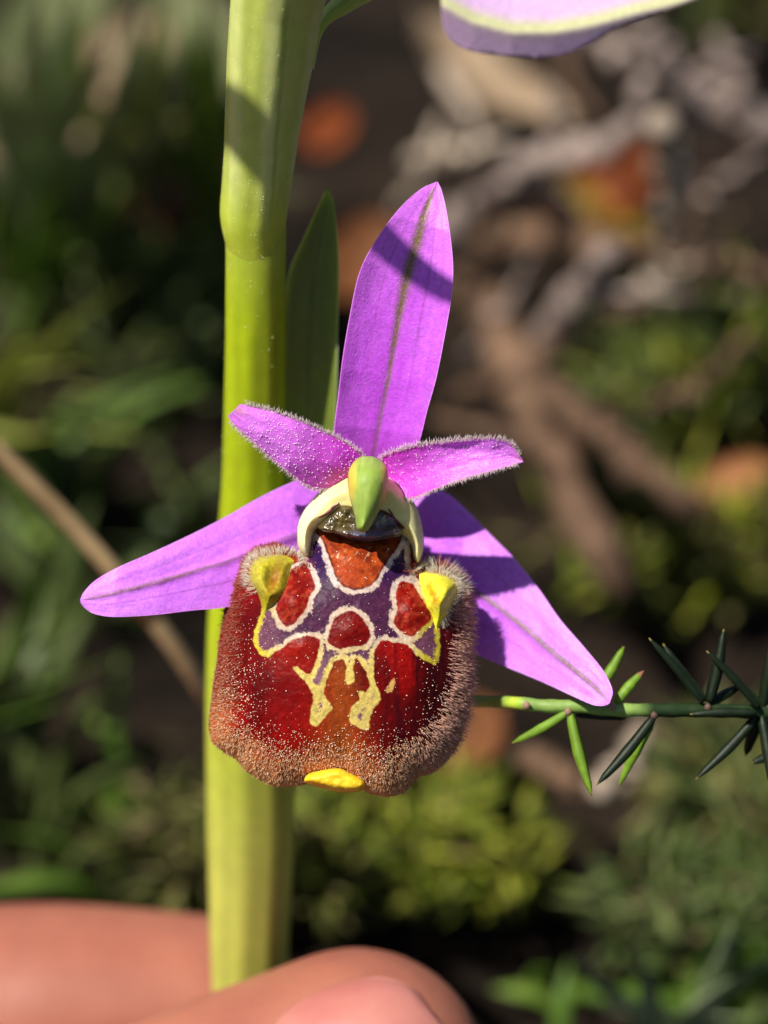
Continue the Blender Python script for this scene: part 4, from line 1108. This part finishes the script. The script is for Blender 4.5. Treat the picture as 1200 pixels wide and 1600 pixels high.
def tuft_at(label, px, py, n, L, kind, lean=(0, 0), w=0.0022, spread=0.6):
    b = G(px, py, 0); bl = []
    for i in range(n):
        a = random.uniform(0, 2 * math.pi); s = abs(random.gauss(0, spread))
        d = np.array([math.cos(a) * s + lean[0], math.sin(a) * s + lean[1], 1.0]); d /= np.linalg.norm(d)
        l = L * random.uniform(0.55, 1.1)
        p0 = b + np.array([random.gauss(0, 0.003), random.gauss(0, 0.003), -0.001])
        p1 = p0 + d * l * 0.5; d2 = d + np.array([d[0], d[1], -0.7]) * 0.6; d2 /= np.linalg.norm(d2)
        bl.append((spline(np.array([p0, p1, p1 + d2 * l * 0.5]), 14), w * random.uniform(0.7, 1.2)))
    tuft(label, b, bl, kind)
def px_blades(label, base, lines, kind, w=0.0022):
    """blades whose visible run was read off the photograph; each is rooted at the tuft's base"""
    b = G(*base, 0); bl = []
    for ln in lines:
        P = [b + np.array([random.gauss(0, 0.002), random.gauss(0, 0.002), -0.001])] + [G(*q) for q in ln]
        bl.append((spline(np.array(P), 20), w * random.uniform(0.85, 1.15)))
    tuft(label, b, bl, kind)

px_blades('olive grass tuft with blades fanned out behind the beige straw', (-60, 640), [
    [(40, 590, 22), (150, 545, 30), (285, 530, 34)], [(60, 560, 26), (120, 500, 34), (205, 440, 40)], [(10, 560, 20), (50, 545, 24), (95, 520, 28)],
    [(60, 640, 20), (150, 660, 26), (235, 690, 26)], [(30, 680, 18), (110, 672, 24), (200, 682, 28)], [(20, 600, 24), (80, 575, 32), (140, 570, 38)], [(-10, 590, 24), (20, 540, 36), (60, 500, 44)], [(40, 625, 22), (110, 610, 28), (170, 612, 32)]], 'olive', 0.0030)
px_blades('green grass tuft leaning under the pale magenta sepal', (-40, 1130), [
    [(40, 1085, 16), (120, 1055, 24), (205, 1015, 30)], [(20, 1120, 12), (90, 1100, 18), (150, 1085, 22)], [(60, 1000, 22), (140, 950, 28), (190, 890, 36)],
    [(30, 1010, 18), (60, 900, 30), (110, 830, 36)]], 'green', 0.0024)
px_blades('grey green grass blades crossing beside the stem and straw', (300, 880), [
    [(318, 800, 16), (290, 755, 24), (255, 715, 32)], [(300, 830, 14), (250, 790, 20), (190, 760, 24)], [(290, 870, 8), (240, 850, 16), (160, 845, 18)]], 'dark', 0.0026)
px_blades('broad grey green grass in the far blurred corner', (60, 360), [
    [(90, 240, 20), (130, 150, 40), (170, 60, 60)], [(60, 230, 25), (50, 120, 50), (60, 0, 70)], [(120, 260, 20), (190, 180, 35), (240, 70, 55)],
    [(140, 290, 15), (220, 230, 30), (290, 130, 50)], [(20, 250, 20), (-10, 150, 40), (-30, 60, 60)], [(80, 200, 25), (90, 100, 45), (120, -20, 65)], [(150, 250, 20), (200, 120, 45), (215, 0, 62)],
    [(30, 280, 16), (20, 200, 30), (30, 110, 45)]], 'blue', 0.0036)
px_blades('straw coloured grass in the far corner behind the grey green grass', (180, 300), [
    [(150, 200, 20), (120, 110, 40), (130, 20, 55)], [(190, 220, 20), (230, 120, 40), (250, 10, 60)], [(100, 230, 20), (40, 170, 34), (-20, 140, 44)], [(210, 240, 15), (280, 190, 28), (340, 170, 36)]], 'olive', 0.0034)
px_blades('thin green grass standing near the small rust leaf', (330, 400), [
    [(320, 260, 20), (300, 160, 40), (290, 40, 60)], [(300, 290, 15), (240, 220, 30), (200, 130, 45)], [(270, 300, 12), (250, 200, 30), (260, 90, 45)], [(340, 250, 20), (330, 120, 40), (320, 0, 60)]], 'green', 0.0030)
px_blades('dark grass leaning over the brown curled leaf', (60, 480), [
    [(90, 400, 12), (160, 340, 20), (230, 260, 30)], [(60, 400, 14), (80, 320, 24), (120, 250, 34)], [(20, 420, 14), (0, 340, 24), (10, 270, 34)], [(110, 440, 8), (190, 400, 14), (290, 385, 18)]], 'green', 0.0030)
tuft_at('low green grass tuft in the shade above the forefinger', 60, 1330, 12, 0.022, 'dark')
tuft_at('low green grass tuft beside the pale crumpled leaf', 190, 1390, 9, 0.018, 'green')
tuft_at('dull grass tuft in the dark by the brown curled leaf', 150, 420, 10, 0.03, 'dark', spread=0.8)
tuft_at('short grass tuft tucked under the straw', 120, 980, 10, 0.022, 'dark', spread=0.8)
px_blades('blue green grass blades shining near the thumb', (1060, 1640), [
    [(1030, 1590, 14), (1010, 1530, 22), (985, 1470, 30)], [(1090, 1580, 16), (1140, 1540, 22), (1215, 1490, 30)], [(1040, 1600, 10), (960, 1580, 14), (905, 1560, 18)],
    [(1110, 1560, 16), (1130, 1500, 24), (1145, 1440, 30)], [(1100, 1600, 12), (1160, 1590, 16), (1230, 1580, 18)], [(1010, 1600, 12), (940, 1540, 20), (900, 1490, 26)]], 'blue', 0.0020)
tuft_at('green grass tuft rooted beside the blue green blades', 1150, 1560, 14, 0.011, 'green', spread=1.0, w=0.003)
tuft_at('low tuft of grass at the end of the hand', 960, 1610, 10, 0.009, 'green', spread=1.0)

tuft_at('olive grass tuft in the gap between straw and stem', 230, 640, 12, 0.024, 'dark', lean=(0.3, 0), spread=0.8)
tuft_at('spreading grass tuft on the soil above the straw', 40, 780, 14, 0.024, 'green', lean=(0.3, 0), spread=0.9)
tuft_at('sparse grass tuft by the dull brown curled leaf and stem', 270, 520, 12, 0.022, 'dark', spread=0.9)
# low shrubs with needle leaves
def shrub(label, px, py, rx, ry, hgt, n_st, leaf, cols, lw=0.0011, per=26, mat=None):
    b = G(px, py, 0)
    root = thing('low_shrub', label, 'shrub', b)
    datas = []; C = []
    for s in range(n_st):
        a = random.uniform(0, 2 * math.pi); q = math.sqrt(random.uniform(0.05, 1))
        e = b + np.array([math.cos(a) * rx * q, math.sin(a) * ry * q, hgt * random.uniform(0.6, 1.1) * (1 - 0.35 * q * q)])
        mid = (b + e) / 2 + np.array([random.gauss(0, 0.003), random.gauss(0, 0.003), 0.003])
        st = spline(np.array([b + np.array([math.cos(a), math.sin(a), 0]) * 0.002, mid, e]), 16)
        v, f = tube_data(st, np.linspace(0.0005, 0.00025, 16), 5)
        build('stem', v, f, M_twig['brown'], root)
        for k in range(per):
            i = random.uniform(0.3, 1) * 15; j = min(int(i), 14); p = st[j] + (st[j + 1] - st[j]) * (i - j)
            t = st[j + 1] - st[j]; t /= np.linalg.norm(t)
            d = t * random.uniform(0.2, 0.9) + np.array([random.gauss(0, 1), random.gauss(0, 1), random.gauss(0.15, 0.8)]) * 0.6; d /= np.linalg.norm(d)
            L = leaf * random.uniform(0.6, 1.2); w = lw * random.uniform(0.7, 1.2)
            sd = np.cross(d, [0.1, 0.2, 1.0]); sd /= np.linalg.norm(sd); nn = np.cross(sd, d)
            V = np.array([p, p + d * L * 0.5 + sd * w / 2, p + d * L * 0.5 - sd * w / 2, p + d * L * 0.5 + nn * w * 0.25, p + d * L])
            F = np.array([[0, 1, 3], [0, 3, 2], [3, 1, 4], [2, 3, 4], [0, 2, 1], [1, 2, 4]])
            datas.append((V, [F])); C.append(np.repeat((cols[random.randrange(len(cols))] * random.uniform(0.7, 1.2))[None], 5, 0))
    v, f = merge(datas)
    build('foliage', v, f, M_fol, root, np.vstack(C), kind='stuff')
M_fol = painted('foliage', rough=0.45, spec=0.4, grain=0.2, gscale=600, bump=0.0, transl=0.35)
YG = [lin(150, 158, 40), lin(122, 138, 38), lin(168, 170, 62)]
GR = [lin(104, 122, 58), lin(84, 106, 50), lin(134, 146, 86)]
OL = [lin(122, 122, 56), lin(98, 104, 44), lin(140, 132, 80)]
shrub('bright yellow-green needle shrub below the lip between stem and thumb', 640, 1400, 0.013, 0.006, 0.011, 26, 0.006, YG, per=24)
shrub('green needle shrub behind the peach coloured leaf', 1150, 660, 0.016, 0.011, 0.010, 24, 0.008, YG + GR)
shrub('olive shrub with thin needles under the long brown stick', 1030, 610, 0.008, 0.006, 0.010, 12, 0.007, OL + GR)
shrub('yellow-green shrub between the brown branch and the spiny sprig', 1060, 970, 0.013, 0.008, 0.014, 18, 0.007, YG + OL)
shrub('pale green shrub below the dark end of the spiny sprig', 1170, 1330, 0.010, 0.007, 0.009, 16, 0.007, OL + GR)
shrub('dark green needle shrub above the blue green grass', 1120, 1500, 0.010, 0.006, 0.007, 14, 0.006, GR)
shrub('olive needle shrub next to the forefinger and stem', 420, 1400, 0.010, 0.006, 0.012, 12, 0.006, OL)
shrub('far green shrub over the curved grey twig', 1180, 60, 0.02, 0.015, 0.020, 18, 0.010, GR + OL)

# an added, unseen blade that arches over the plant from outside the picture and throws the shadow band seen on sepal and upper stem
def overhead():
    a = W(740, 486, 0.2) + SUN * 0.050; b = W(590, 372, 0.2) + SUN * 0.050
    P = [a, b, a + (b - a) * 2.2, a + (b - a) * 4.5]
    e = P[-1]
    P += [e + np.array([-0.03, 0.01, -0.01]), e + np.array([-0.055, 0.02, -0.045]), np.array([e[0] - 0.062, e[1] + 0.025, 0])]
    p = spline(np.array(P[::-1]), 70)
    root = thing('unseen_shadow_blade', 'unseen grass blade added over the orchid to shade a band of its upright sepal', 'grass', P[-1])
    v, f = tube_data(p, 0.0020 / 2 * np.interp(np.linspace(0, 1, 70), [0, 0.5, 0.95, 1], [0.9, 1, 1, 0.4]), 8, flat=0.3, up_hint=SUN)
    build('blade', v, f, M_grass['green'], root)
overhead()
